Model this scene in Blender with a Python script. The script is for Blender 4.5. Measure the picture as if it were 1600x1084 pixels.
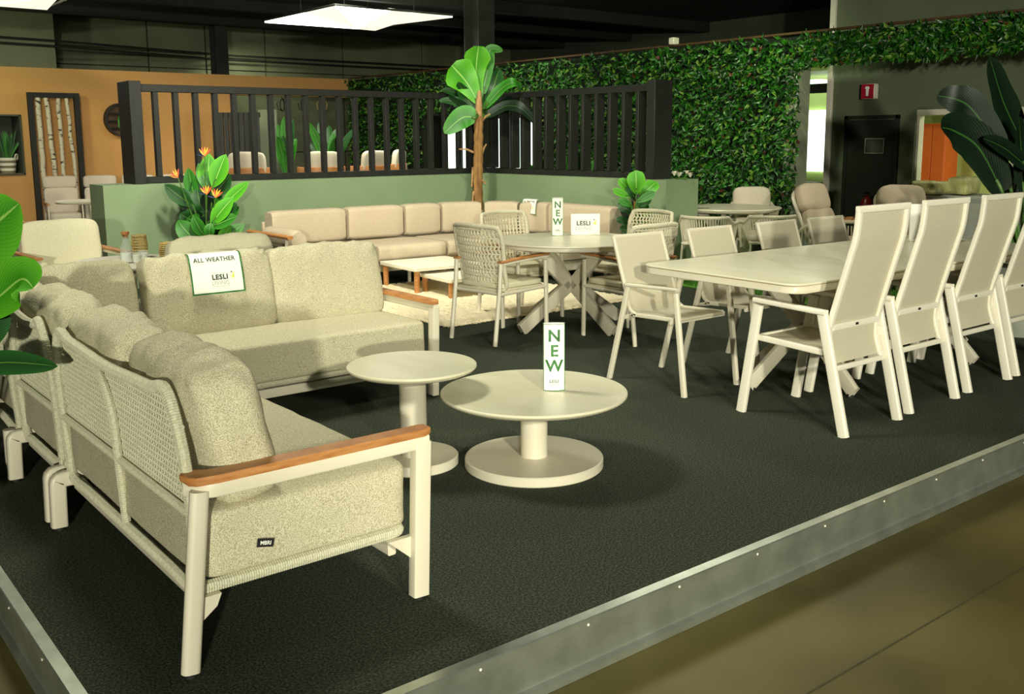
import bpy, bmesh, math, random
from mathutils import Vector, Matrix, noise
rnd = random.Random(7)
PI = math.pi
scene = bpy.context.scene
COL = scene.collection
for o in list(bpy.data.objects):
    bpy.data.objects.remove(o)

# ------------------------------------------------------------------ camera
F, CX, CY = 1548.26, 808.44, 471.09
YAW, PITCH, ROLL = 0.894779308, 0.162551526, -0.00550013342
EYE = Vector((0, 0, 1.48))
fwd = Vector((math.cos(YAW)*math.cos(PITCH), math.sin(YAW)*math.cos(PITCH), -math.sin(PITCH)))
rt0 = Vector((math.sin(YAW), -math.cos(YAW), 0))
up0 = rt0.cross(fwd)
rt = math.cos(ROLL)*rt0 + math.sin(ROLL)*up0
upv = -math.sin(ROLL)*rt0 + math.cos(ROLL)*up0
cam = bpy.data.cameras.new('camera')
cam.sensor_width = 36
cam.lens = F*36/1600
cam.shift_x = (800-CX)/1600
cam.shift_y = (CY-542)/1600
cam.clip_end = 200
camo = bpy.data.objects.new('camera', cam)
COL.objects.link(camo)
m = Matrix((rt, upv, -fwd)).transposed().to_4x4()
m.translation = EYE
camo.matrix_world = m
scene.camera = camo

def ray(px, py):
    return fwd + rt*((px-CX)/F) - upv*((py-CY)/F)
def at(px, py, d):            # point of the place seen at a pixel, d metres ahead
    return EYE + ray(px, py)*d
def onz(px, py, z):
    r = ray(px, py); return EYE + r*((z-EYE.z)/r.z)
def onx(px, py, x):
    r = ray(px, py); return EYE + r*(x/r.x)
def ony(px, py, y):
    r = ray(px, py); return EYE + r*(y/r.y)

# ------------------------------------------------------------------ world, lights, exposure
w = bpy.data.worlds.new('World'); scene.world = w
w.use_nodes = True
w.node_tree.nodes['Background'].inputs[0].default_value = (0.75, 0.95, 0.6, 1)
w.node_tree.nodes['Background'].inputs[1].default_value = 0.010
scene.view_settings.view_transform = 'Standard'
scene.view_settings.look = 'None'
scene.view_settings.exposure = 0.12
scene.view_settings.gamma = 1
scene.view_settings.use_curve_mapping = False

def lamp(name, kind, loc, energy, color, target=None, **kw):
    l = bpy.data.lights.new(name, kind); l.energy = energy; l.color = color
    for k, v in kw.items(): setattr(l, k, v)
    o = bpy.data.objects.new(name, l); COL.objects.link(o); o.location = loc
    if target is not None:
        d = Vector(target)-Vector(loc)
        o.rotation_euler = d.to_track_quat('-Z', 'Y').to_euler()
    return o
WARM = (1.0, 0.985, 0.79)
# two studio lamps on stands behind the photographer
lamp('studio_lamp_left', 'SPOT', (-4.3, -6.4, 2.15), 3800, WARM, (3.2, 5.0, 0.5), spot_size=1.0, spot_blend=0.6, shadow_soft_size=0.14)
lamp('studio_lamp_right', 'SPOT', (0.2, -3.3, 2.5), 1500, WARM, (6.2, 4.6, 0.6), spot_size=1.15, spot_blend=0.6, shadow_soft_size=0.12)
# unseen ceiling spots over the stage and the rooms behind; some added as fill
def spot(loc, tgt, e, size=1.2, col=WARM, soft=0.12):
    lamp('unseen_ceiling_spot', 'SPOT', loc, e, col, tgt, spot_size=size, spot_blend=0.7, shadow_soft_size=soft)
spot((1.7, 5.2, 3.8), (2.3, 3.7, 0.3), 430, 1.45, soft=.45)
spot((3.6, 2.6, 3.7), (4.6, 4.4, 0.4), 210, 1.25, soft=.4)
spot((6.4, 5.6, 3.7), (5.6, 4.3, 0.5), 250, 1.4, soft=.4)
spot((4.4, 6.5, 3.8), (5.15, 5.7, .7), 170, .9)  # added fill, brightens the round dining table top
spot((9.6, 4.3, 3.8), (8.9, 5.6, .7), 230, 1.2)  # added fill for the tufted chairs and the far round table
spot((9.2, 20.7, 3.6), (9.8, 22.0, 1.2), 110, 2.2, (.9, 1, .7))  # fill added to brighten the far wall beyond the opening
spot((3.4, 7.0, 3.7), (5.2, 9.6, 0.5), 680, 1.7, soft=.2)
spot((5.6, 6.6, 3.8), (7.4, 8.4, 0.5), 330, 1.5)
spot((1.0, 6.4, 3.7), (2.6, 8.6, 0.4), 330, 1.5)
spot((3.6, 14.5, 4.0), (5.4, 19.5, 1.4), 900, 1.7, (1, .86, .55))
spot((8.8, 7.5, 3.85), (11, 9.8, 1.6), 260, 1.6, (.86, 1, .62))
spot((8.0, 12.0, 3.85), (11, 14.5, 2.2), 240, 1.5, (.9, 1, .66))
spot((3.0, 13.0, 3.9), (4.8, 18.0, 0.6), 520, 1.3)
spot((7.2, 13.0, 3.9), (8.0, 16.0, 0.8), 300, 1.4)
spot((2.5, 17.0, 3.2), (5.0, 22.0, 3.6), 160, 2.0, (.86, 1, .66))  # fill added to lift the upper wall panels

# ------------------------------------------------------------------ materials
MATS = {}
def mat(name, col, rough=0.6, metal=0.0, col2=None, nscale=8.0, detail=3.0, contrast=(0.35, 0.65),
        bump=0.0, bscale=None, kind='noise', spec=None, emit=None, emit_s=0, stretch=None, trans=None, alpha=None):
    m = bpy.data.materials.new(name); m.use_nodes = True
    nt = m.node_tree; b = nt.nodes['Principled BSDF']
    b.inputs['Base Color'].default_value = (*col, 1)
    b.inputs['Roughness'].default_value = rough
    b.inputs['Metallic'].default_value = metal
    if spec is not None: b.inputs['Specular IOR Level'].default_value = spec
    if trans is not None: b.inputs['Transmission Weight'].default_value = trans
    if emit is not None:
        b.inputs['Emission Color'].default_value = (*emit, 1); b.inputs['Emission Strength'].default_value = emit_s
    if col2 is not None or bump:
        tc = nt.nodes.new('ShaderNodeTexCoord'); mp = nt.nodes.new('ShaderNodeMapping')
        nt.links.new(tc.outputs['Object'], mp.inputs['Vector'])
        if stretch: mp.inputs['Scale'].default_value = stretch
        def tex(sc):
            if kind == 'voronoi':
                t = nt.nodes.new('ShaderNodeTexVoronoi'); t.inputs['Scale'].default_value = sc; out = t.outputs['Distance']
            elif kind == 'wave':
                t = nt.nodes.new('ShaderNodeTexWave'); t.inputs['Scale'].default_value = sc
                t.inputs['Distortion'].default_value = 3; t.inputs['Detail'].default_value = detail; out = t.outputs['Fac']
            else:
                t = nt.nodes.new('ShaderNodeTexNoise'); t.inputs['Scale'].default_value = sc
                t.inputs['Detail'].default_value = detail; out = t.outputs['Fac']
            nt.links.new(mp.outputs['Vector'], t.inputs['Vector']); return out
        if col2 is not None:
            r = nt.nodes.new('ShaderNodeValToRGB')
            r.color_ramp.elements[0].position = contrast[0]; r.color_ramp.elements[1].position = contrast[1]
            r.color_ramp.elements[0].color = (*col, 1); r.color_ramp.elements[1].color = (*col2, 1)
            nt.links.new(tex(nscale), r.inputs['Fac']); nt.links.new(r.outputs['Color'], b.inputs['Base Color'])
        if bump:
            bp = nt.nodes.new('ShaderNodeBump'); bp.inputs['Strength'].default_value = bump; bp.inputs['Distance'].default_value = 0.01
            nt.links.new(tex(bscale or nscale), bp.inputs['Height']); nt.links.new(bp.outputs['Normal'], b.inputs['Normal'])
    MATS[name] = m; return m
def S(r, g, b):                # sRGB 0-255 -> linear
    return tuple((c/255/12.92 if c/255 <= .04045 else ((c/255+.055)/1.055)**2.4) for c in (r, g, b))

mat('carpet', S(39, 44, 36), .95, col2=S(80, 87, 72), nscale=130, detail=4, contrast=(.40, .68), bump=.5, bscale=200, spec=.1)
mat('concrete', S(58, 52, 18), .52, col2=S(92, 83, 38), nscale=1.6, detail=7, contrast=(.3, .72), bump=.04, bscale=30)
mat('joint', S(52, 46, 20), .8, col2=S(60, 54, 26), nscale=20)
mat('aluminium', S(178, 184, 172), .36, metal=.85, col2=S(205, 212, 200), nscale=7, detail=6, contrast=(.35, .7), bump=.02, bscale=20)
mat('sand_metal', S(214, 206, 184), .38, col2=S(218, 211, 190), nscale=4, bump=.01, bscale=900)
mat('white_metal', S(228, 222, 204), .35, col2=S(232, 226, 208), nscale=4)
mat('sling', S(186, 178, 154), .6, col2=S(204, 197, 174), nscale=500, detail=1, bump=.1, bscale=600)
mat('teak', S(172, 112, 60), .5, col2=S(196, 138, 82), nscale=14, detail=5, stretch=(1, 1, 6), kind='noise', bump=.04, bscale=60)
mat('teak_dark', S(150, 94, 44), .5, col2=S(178, 116, 58), nscale=14, detail=5)
mat('walnut', S(74, 50, 26), .6, col2=S(88, 62, 34), nscale=10, detail=4)
mat('fabric', S(164, 156, 124), .95, col2=S(215, 209, 182), nscale=300, detail=1.5, contrast=(.36, .60), bump=.45, bscale=300, spec=.15)
mat('fabric_smooth', S(182, 166, 142), .92, col2=S(192, 177, 153), nscale=90, detail=2, bump=.08, bscale=400, spec=.15)
mat('fabric_light', S(206, 200, 168), .92, col2=S(222, 216, 186), nscale=160, detail=2, bump=.15, bscale=260, spec=.15)
mat('cushion_beige', S(206, 194, 172), .92, col2=S(214, 203, 182), nscale=90, detail=2, bump=.06, bscale=300)
mat('rope', S(186, 184, 156), .85, col2=S(208, 205, 180), nscale=120, detail=2, bump=.25, bscale=400)
mat('rope_pale', S(200, 192, 164), .85, col2=S(216, 209, 184), nscale=120, detail=2, bump=.2, bscale=400)
mat('rope_grey', S(96, 92, 82), .85, col2=S(118, 114, 104), nscale=120)
mat('ceramic_top', S(206, 201, 173), .34, col2=S(220, 216, 191), nscale=9, detail=6, stretch=(1, .25, 1), contrast=(.3, .7))
mat('ceramic_edge', S(196, 188, 162), .45, col2=S(204, 197, 172), nscale=9)
mat('laminate_white', S(226, 220, 200), .4, col2=S(230, 225, 206), nscale=5)
mat('rubber', S(20, 20, 20), .7, col2=S(28, 28, 26), nscale=30)
mat('sage_paint', S(124, 143, 108), .6, col2=S(129, 148, 113), nscale=2.5, detail=4, bump=.02, bscale=120)
mat('black_wood', S(21, 22, 19), .6, col2=S(29, 30, 26), nscale=10, detail=4, stretch=(3, 3, .4), bump=.05, bscale=40)
mat('orange_wall', S(196, 144, 82), .85, col2=S(208, 158, 96), nscale=60, detail=3, bump=.12, bscale=140)
mat('grey_panel', S(96, 98, 74), .75, col2=S(108, 110, 84), nscale=1.4, detail=5)
mat('grey_paint', S(98, 107, 82), .7, col2=S(105, 114, 89), nscale=1.2, detail=3)
mat('pier_paint', S(150, 156, 132), .7, col2=S(158, 164, 140), nscale=1.2, detail=3)
mat('dark_paint', S(62, 66, 54), .7, col2=S(70, 74, 62), nscale=1.2, detail=3)
mat('ceiling_dark', S(20, 21, 17), .9, col2=S(28, 29, 24), nscale=1.2)
mat('steel_dark', S(38, 40, 36), .5, metal=.4, col2=S(48, 50, 45), nscale=4)
mat('door_black', S(34, 36, 30), .5, col2=S(40, 42, 36), nscale=3)
mat('rug', S(226, 212, 176), 1.0, col2=S(244, 232, 200), nscale=120, detail=3, bump=.8, bscale=140, spec=.05)
mat('grass_green', S(74, 130, 34), .8, col2=S(112, 170, 60), nscale=90)
mat('hedge_dark', S(8, 16, 6), .9, col2=S(14, 26, 8), nscale=40)
mat('trunk', S(84, 54, 24), .85, col2=S(166, 124, 68), nscale=22, detail=6, stretch=(1, 1, .14), contrast=(.3, .7), bump=.5, bscale=30)
mat('stem_green', S(58, 96, 30), .55, col2=S(84, 122, 46), nscale=14)
mat('dry_stub', S(150, 112, 72), .85, col2=S(176, 140, 96), nscale=40)
mat('orange_petal', S(236, 150, 22), .5, col2=S(250, 176, 40), nscale=20)
mat('red_petal', S(206, 70, 40), .5, col2=S(226, 92, 60), nscale=20)
mat('blue_petal', S(30, 34, 60), .5, col2=S(44, 48, 80), nscale=20)
mat('white_flower', S(240, 236, 214), .7, col2=S(250, 246, 228), nscale=30)
mat('paper', S(244, 242, 232), .5, col2=S(248, 246, 238), nscale=3)
mat('print_green', S(30, 96, 36), .5, col2=S(58, 128, 58), nscale=30)
mat('print_dark', S(34, 62, 40), .5, col2=S(40, 70, 46), nscale=30)
mat('print_grey', S(150, 154, 140), .5, col2=S(158, 162, 148), nscale=30)
mat('print_lime', S(206, 214, 50), .5, col2=S(216, 224, 70), nscale=30)
mat('tag_black', S(22, 20, 24), .5, col2=S(28, 26, 30), nscale=50)
mat('wicker', S(172, 146, 84), .7, col2=S(198, 172, 108), nscale=60)
mat('cork', S(186, 122, 66), .8, col2=S(204, 144, 88), nscale=120)
mat('pot_dark', S(30, 30, 28), .6, col2=S(38, 38, 36), nscale=8)
mat('pot_grey', S(150, 152, 140), .6, col2=S(160, 162, 150), nscale=8)
mat('soil', S(40, 30, 20), .95, col2=S(58, 44, 30), nscale=40)
mat('birch', S(214, 202, 176), .8, col2=S(60, 50, 42), nscale=9, detail=4, stretch=(1, 1, 2.2), contrast=(.56, .64))
mat('red_sign', S(168, 18, 44), .45, col2=S(176, 26, 52), nscale=6)
mat('red_tank', S(120, 16, 22), .35, col2=S(130, 22, 28), nscale=6)
mat('cabinet_orange', S(214, 96, 34), .5, col2=S(222, 106, 44), nscale=4)
mat('lime_wall', S(176, 190, 110), .7, col2=S(182, 196, 118), nscale=3)
mat('plastic_wrap', S(168, 168, 104), .2, col2=S(204, 204, 150), nscale=9, detail=5, bump=.5, bscale=14)
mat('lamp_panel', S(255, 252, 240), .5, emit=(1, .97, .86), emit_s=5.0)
mat('lamp_panel_shaded', S(255, 250, 230), .5, emit=(1, .95, .78), emit_s=.92)  # dimmer copy of the lamp panel, paints shading onto half the facets
mat('lit_window', S(240, 255, 240), .5, emit=(.82, 1, .84), emit_s=2.2)
mat('print_blue', S(176, 200, 220), .5, col2=S(236, 240, 240), nscale=12)
mat('basket_white', S(226, 220, 200), .8, col2=S(236, 230, 212), nscale=40)
mat('basket_dark', S(120, 112, 90), .8, col2=S(132, 124, 100), nscale=40)
g = mat('glass', S(226, 236, 228), .04); g.node_tree.nodes['Principled BSDF'].inputs['Alpha'].default_value = .16
mat('water', S(244, 246, 238), .25, col2=S(250, 250, 244), nscale=10)

def leafmat(name, base, tip, rib, rough=.48):
    m = bpy.data.materials.new(name); m.use_nodes = True; nt = m.node_tree; b = nt.nodes['Principled BSDF']
    b.inputs['Roughness'].default_value = rough
    uv = nt.nodes.new('ShaderNodeUVMap'); sp = nt.nodes.new('ShaderNodeSeparateXYZ')
    nt.links.new(uv.outputs['UV'], sp.inputs['Vector'])
    a = nt.nodes.new('ShaderNodeMath'); a.operation = 'SUBTRACT'; a.inputs[1].default_value = .5
    nt.links.new(sp.outputs['X'], a.inputs[0])
    ab = nt.nodes.new('ShaderNodeMath'); ab.operation = 'ABSOLUTE'; nt.links.new(a.outputs[0], ab.inputs[0])
    r = nt.nodes.new('ShaderNodeValToRGB')
    e = r.color_ramp.elements; e[0].position = .0; e[0].color = (*rib, 1); e[1].position = .032; e[1].color = (*base, 1)
    e2 = e.new(.010); e2.color = (*rib, 1); e3 = e.new(.5); e3.color = (*tip, 1)
    nt.links.new(ab.outputs[0], r.inputs['Fac'])
    # side veins
    v = nt.nodes.new('ShaderNodeMath'); v.operation = 'MULTIPLY_ADD'; v.inputs[1].default_value = -.9
    nt.links.new(ab.outputs[0], v.inputs[0]); nt.links.new(sp.outputs['Y'], v.inputs[2])
    s = nt.nodes.new('ShaderNodeMath'); s.operation = 'MULTIPLY'; s.inputs[1].default_value = 110; nt.links.new(v.outputs[0], s.inputs[0])
    sn = nt.nodes.new('ShaderNodeMath'); sn.operation = 'SINE'; nt.links.new(s.outputs[0], sn.inputs[0])
    bp = nt.nodes.new('ShaderNodeBump'); bp.inputs['Strength'].default_value = .16; bp.inputs['Distance'].default_value = .003
    nt.links.new(sn.outputs[0], bp.inputs['Height']); nt.links.new(bp.outputs['Normal'], b.inputs['Normal'])
    nt.links.new(r.outputs['Color'], b.inputs['Base Color'])
    try: b.inputs['Subsurface Weight'].default_value = 0.0
    except Exception: pass
    MATS[name] = m
leafmat('leaf_bright', S(58, 140, 20), S(92, 176, 34), S(150, 200, 90))
leafmat('leaf_mid', S(34, 100, 24), S(60, 136, 36), S(116, 170, 70))
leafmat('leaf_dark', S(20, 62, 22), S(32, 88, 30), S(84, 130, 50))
leafmat('leaf_deep_shade', S(9, 26, 14), S(15, 38, 18), S(54, 100, 34))  # leaf green darkened so the colour itself carries shade
leafmat('hedge_a', S(30, 88, 18), S(56, 126, 28), S(84, 146, 46), .28)
leafmat('hedge_b', S(12, 46, 12), S(26, 76, 18), S(48, 100, 30), .28)
leafmat('hedge_c', S(84, 130, 30), S(120, 150, 46), S(120, 150, 60))
leafmat('hedge_red', S(84, 34, 18), S(112, 54, 30), S(112, 64, 30))

# ------------------------------------------------------------------ mesh helpers
class MB:
    def __init__(s): s.v = []; s.f = []; s.uv = {}
    def add(s, vs, fs):
        n = len(s.v); s.v += [Vector(p) for p in vs]; s.f += [tuple(i+n for i in f) for f in fs]; return n
    def box(s, c, d, b=0.004, rz=0.0, M=None):
        hx, hy, hz = d[0]/2, d[1]/2, d[2]/2; b = min(b, hx*.49, hy*.49, hz*.49)
        vs = []; idx = {}
        for sx in (-1, 1):
            for sy in (-1, 1):
                for sz in (-1, 1):
                    for ax in range(3):
                        p = [sx*(hx-b), sy*(hy-b), sz*(hz-b)]; p[ax] = (sx*hx, sy*hy, sz*hz)[ax]
                        idx[(sx, sy, sz, ax)] = len(vs); vs.append(Vector(p))
        fs = []
        for ax in range(3):
            u, v = [(1, 2), (2, 0), (0, 1)][ax]
            for sg in (-1, 1):
                q = []
                for a, c2 in ((-1, -1), (1, -1), (1, 1), (-1, 1)):
                    k = [0, 0, 0]; k[ax] = sg; k[u] = a; k[v] = c2; q.append(idx[(*k, ax)])
                fs.append(q if sg > 0 else q[::-1])
        for ax in range(3):
            u, v = [(1, 2), (2, 0), (0, 1)][ax]
            for a in (-1, 1):
                for c2 in (-1, 1):
                    k0 = [0, 0, 0]; k0[ax] = -1; k0[u] = a; k0[v] = c2
                    k1 = list(k0); k1[ax] = 1
                    q = [idx[(*k0, u)], idx[(*k1, u)], idx[(*k1, v)], idx[(*k0, v)]]
                    fs.append(q if a*c2 < 0 else q[::-1])
        for sx in (-1, 1):
            for sy in (-1, 1):
                for sz in (-1, 1):
                    q = [idx[(sx, sy, sz, a)] for a in range(3)]
                    fs.append(q if sx*sy*sz > 0 else q[::-1])
        R = Matrix.Rotation(rz, 3, 'Z') if M is None else M
        s.add([R@p+Vector(c) for p in vs], fs); return s
    def sweep(s, path, sec, closed=False, ref=Vector((0, 0, 1)), caps=True, scale=None, fixed=False):
        path = [Vector(p) for p in path]; n = len(path); k = len(sec); rings = []
        pn = None
        for i, p in enumerate(path):
            if closed: t = path[(i+1) % n]-path[i-1]
            else: t = path[min(i+1, n-1)]-path[max(i-1, 0)]
            t = t.normalized()
            if pn is None or fixed:
                nn = ref - t*ref.dot(t)
                if nn.length < 1e-4:
                    r2 = Vector((1, 0, 0)) if abs(t.x) < .9 else Vector((0, 1, 0)); nn = r2 - t*r2.dot(t)
            else:
                nn = pn - t*pn.dot(t)
            nn.normalize(); pn = nn; bb = t.cross(nn)
            # mitre scale
            sc = scale[i] if scale else 1.0
            rings.append([p + (bb*a + nn*b)*sc for a, b in sec])
        vs = [q for r in rings for q in r]; fs = []
        m2 = n if closed else n-1
        for i in range(m2):
            j = (i+1) % n
            for a in range(k):
                c = (a+1) % k
                fs.append((i*k+a, i*k+c, j*k+c, j*k+a))
        if not closed and caps:
            fs.append(tuple(range(k-1, -1, -1))); fs.append(tuple((n-1)*k+a for a in range(k)))
        s.add(vs, fs); return s
    def tube(s, path, r, k=8, closed=False, scale=None):
        sec = [(r*math.cos(2*PI*a/k), r*math.sin(2*PI*a/k)) for a in range(k)]
        return s.sweep(path, sec, closed=closed, scale=scale)
    def bar(s, path, w, h, ref=Vector((0, 0, 1)), b=.006, closed=False, fixed=False):   # w across, h along ref
        sec = rrect(w, h, b); return s.sweep(path, sec, ref=ref, closed=closed, fixed=fixed)
    def lathe(s, prof, c=(0, 0, 0), n=32, M=None):
        c = Vector(c); vs = []; fs = []; k = len(prof)
        for i in range(n):
            a = 2*PI*i/n
            for r, z in prof:
                p = Vector((r*math.cos(a), r*math.sin(a), z)); vs.append((M@p if M else p)+c)
        for i in range(n):
            j = (i+1) % n
            for a in range(k-1):
                fs.append((i*k+a, j*k+a, j*k+a+1, i*k+a+1))
        if prof[0][0] > 1e-5: fs.append(tuple(i*k for i in range(n-1, -1, -1)))
        if prof[-1][0] > 1e-5: fs.append(tuple(i*k+k-1 for i in range(n)))
        s.add(vs, fs); return s
    def prism(s, poly, z0, z1, b=0.0):
        n = len(poly)
        if b <= 0:
            vs = [(x, y, z0) for x, y in poly]+[(x, y, z1) for x, y in poly]
            fs = [tuple(range(n-1, -1, -1)), tuple(range(n, 2*n))]+[(i, (i+1) % n, n+(i+1) % n, n+i) for i in range(n)]
            s.add(vs, fs); return s
        cx = sum(p[0] for p in poly)/n; cy = sum(p[1] for p in poly)/n
        def ins(d):
            out = []
            for x, y in poly:
                l = math.hypot(x-cx, y-cy); out.append((x-(x-cx)/l*d, y-(y-cy)/l*d))
            return out
        rings = [(ins(b), z0), (poly, z0+b), (poly, z1-b), (ins(b), z1)]
        vs = [(x, y, z) for pl, z in rings for x, y in pl]; fs = [tuple(range(n-1, -1, -1)), tuple(range(3*n, 4*n))]
        for r in range(3):
            fs += [(r*n+i, r*n+(i+1) % n, (r+1)*n+(i+1) % n, (r+1)*n+i) for i in range(n)]
        s.add(vs, fs); return s
    def build(s, name, material, parent=None, smooth=True, ang=40, loc=None, rot=None):
        me = bpy.data.meshes.new(name); me.from_pydata([tuple(p) for p in s.v], [], s.f); me.update()
        if s.uv:
            ul = me.uv_layers.new(name='UVMap')
            for l in me.loops: ul.data[l.index].uv = s.uv.get(l.vertex_index, (0, 0))
        if not s.uv and len(s.f) < 60000:
            bm = bmesh.new(); bm.from_mesh(me); bmesh.ops.recalc_face_normals(bm, faces=bm.faces); bm.to_mesh(me); bm.free()
        me.materials.append(MATS[material] if isinstance(material, str) else material)
        if smooth:
            me.shade_smooth()
            try: me.set_sharp_from_angle(angle=math.radians(ang))
            except Exception: pass
        o = bpy.data.objects.new(name, me); COL.objects.link(o)
        if parent is not None: o.parent = parent
        if loc is not None: o.location = loc
        if rot is not None: o.rotation_euler = rot
        return o

def rrect(w, h, r, k=3):
    r = min(r, w*.49, h*.49); out = []
    for cx, cy, a0 in ((w/2-r, h/2-r, 0), (-w/2+r, h/2-r, PI/2), (-w/2+r, -h/2+r, PI), (w/2-r, -h/2+r, 1.5*PI)):
        for i in range(k+1):
            a = a0+PI/2*i/k; out.append((cx+r*math.cos(a), cy+r*math.sin(a)))
    return out
def smooth_path(pts, n=8, closed=False):
    P = [Vector(p) for p in pts]; out = []; N = len(P)
    def g(i): return P[i % N] if closed else P[max(0, min(N-1, i))]
    for i in range(N if closed else N-1):
        p0, p1, p2, p3 = g(i-1), g(i), g(i+1), g(i+2)
        for j in range(n):
            t = j/n
            out.append(.5*((2*p1)+(p2-p0)*t+(2*p0-5*p1+4*p2-p3)*t*t+(3*p1-p0-3*p2+p3)*t**3))
    if not closed: out.append(P[-1])
    return out
def resample(path, step, closed=False):
    P = list(path)+([path[0]] if closed else [])
    L = [0]
    for a, b in zip(P, P[1:]): L.append(L[-1]+(b-a).length)
    n = max(2, int(L[-1]/step)); out = []; j = 0
    for i in range(n if closed else n+1):
        d = L[-1]*i/n
        while j < len(L)-2 and L[j+1] < d: j += 1
        t = (d-L[j])/max(1e-9, L[j+1]-L[j]); out.append(P[j].lerp(P[j+1], t))
    return out
def fillet(pts, r, k=4):
    P = [Vector(p) for p in pts]; out = [P[0]]
    for a, b, c in zip(P, P[1:], P[2:]):
        u = (a-b); v = (c-b); d = min(r, u.length*.45, v.length*.45); p0 = b+u.normalized()*d; p2 = b+v.normalized()*d
        for i in range(k+1):
            t = i/k; out.append((1-t)**2*p0+2*t*(1-t)*b+t*t*p2)
    out.append(P[-1]); return out
def ropetube(mb, path, r, closed=False, pitch=.0075, k=8):       # tube wound with cord: one ridge per turn
    P = resample(path, pitch/2, closed)
    sc = [1.0 if i % 2 == 0 else .90 for i in range(len(P))]
    mb.tube(P, r, k, closed, scale=sc); return mb
def thing(name, label, cat, loc=(0, 0, 0), rz=0.0, group=None):
    o = bpy.data.objects.new(name, None); o.empty_display_size = .1; COL.objects.link(o)
    o.location = loc; o.rotation_euler = (0, 0, rz); tag(o, label, cat, group); return o
def tag(o, label=None, cat=None, group=None, kind=None):
    if label: o['label'] = label
    if cat: o['category'] = cat
    if group: o['group'] = group
    if kind: o['kind'] = kind
    return o
def struct(name, mb, material, label=None, smooth=True, parent=None):
    o = mb.build(name, material, parent, smooth)
    if parent is None: o['kind'] = 'structure'; o['label'] = label or name.replace('_', ' '); o['category'] = name.split('_')[0]
    return o
def dup(root, loc=None, rz=None, label=None, parent=None):
    c = root.copy(); COL.objects.link(c)
    if parent is not None: c.parent = parent
    if loc is not None: c.location = loc
    if rz is not None: c.rotation_euler = (0, 0, rz)
    if label: c['label'] = label
    for ch in list(root.children): dup(ch, parent=c)
    return c
_leafcache = {}
def cushion_mb(sx, sy, sz, n=14, e=7.0, puff=.12, seed=0, wr=.006, wtop=0.0):
    mb = MB(); idx = {}
    def V(i, j, k):
        key = (i, j, k)
        if key in idx: return idx[key]
        p = Vector((2*i/n-1, 2*j/n-1, 2*k/n-1))
        q = Vector([math.sin(c*PI/2*.92)/math.sin(PI/2*.92) for c in p])
        nr = (abs(q.x)**e+abs(q.y)**e+abs(q.z)**e)**(1/e); q = q/nr
        ds = sorted((sx, sy, sz)); ax = (sx, sy, sz).index(ds[0])
        oth = [a for a in range(3) if a != ax]
        fac = 1-puff*1.0*(max(abs(q[oth[0]]), abs(q[oth[1]]))**3)*1.0
        q[ax] *= fac
        pt = Vector((q.x*sx/2, q.y*sy/2, q.z*sz/2))
        if wr:
            o = Vector((seed*3.1, seed*1.7, seed*.9))
            d = noise.noise(pt*7+o)*wr + noise.noise(pt*16+o)*wr*.45
            if wtop:
                tz = max(0.0, (pt.z/(sz/2)-.25)/.75)
                d += wtop*tz*noise.noise(Vector((pt.x*26+pt.z*14, pt.y*9, pt.z*7))+o)
            pt += pt.normalized()*d
        idx[key] = len(mb.v); mb.v.append(pt); return idx[key]
    for a in range(n):
        for b in range(n):
            mb.f.append((V(a, b, 0), V(a, b+1, 0), V(a+1, b+1, 0), V(a+1, b, 0)))
            mb.f.append((V(a, b, n), V(a+1, b, n), V(a+1, b+1, n), V(a, b+1, n)))
            mb.f.append((V(a, 0, b), V(a+1, 0, b), V(a+1, 0, b+1), V(a, 0, b+1)))
            mb.f.append((V(a, n, b), V(a, n, b+1), V(a+1, n, b+1), V(a+1, n, b)))
            mb.f.append((V(0, a, b), V(0, a, b+1), V(0, a+1, b+1), V(0, a+1, b)))
            mb.f.append((V(n, a, b), V(n, a+1, b), V(n, a+1, b+1), V(n, a, b+1)))
    return mb
def cushion(name, size, material, parent, loc, rot=(0, 0, 0), **kw):
    return cushion_mb(*size, **kw).build(name, material, parent, ang=80, loc=loc, rot=rot)

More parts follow.
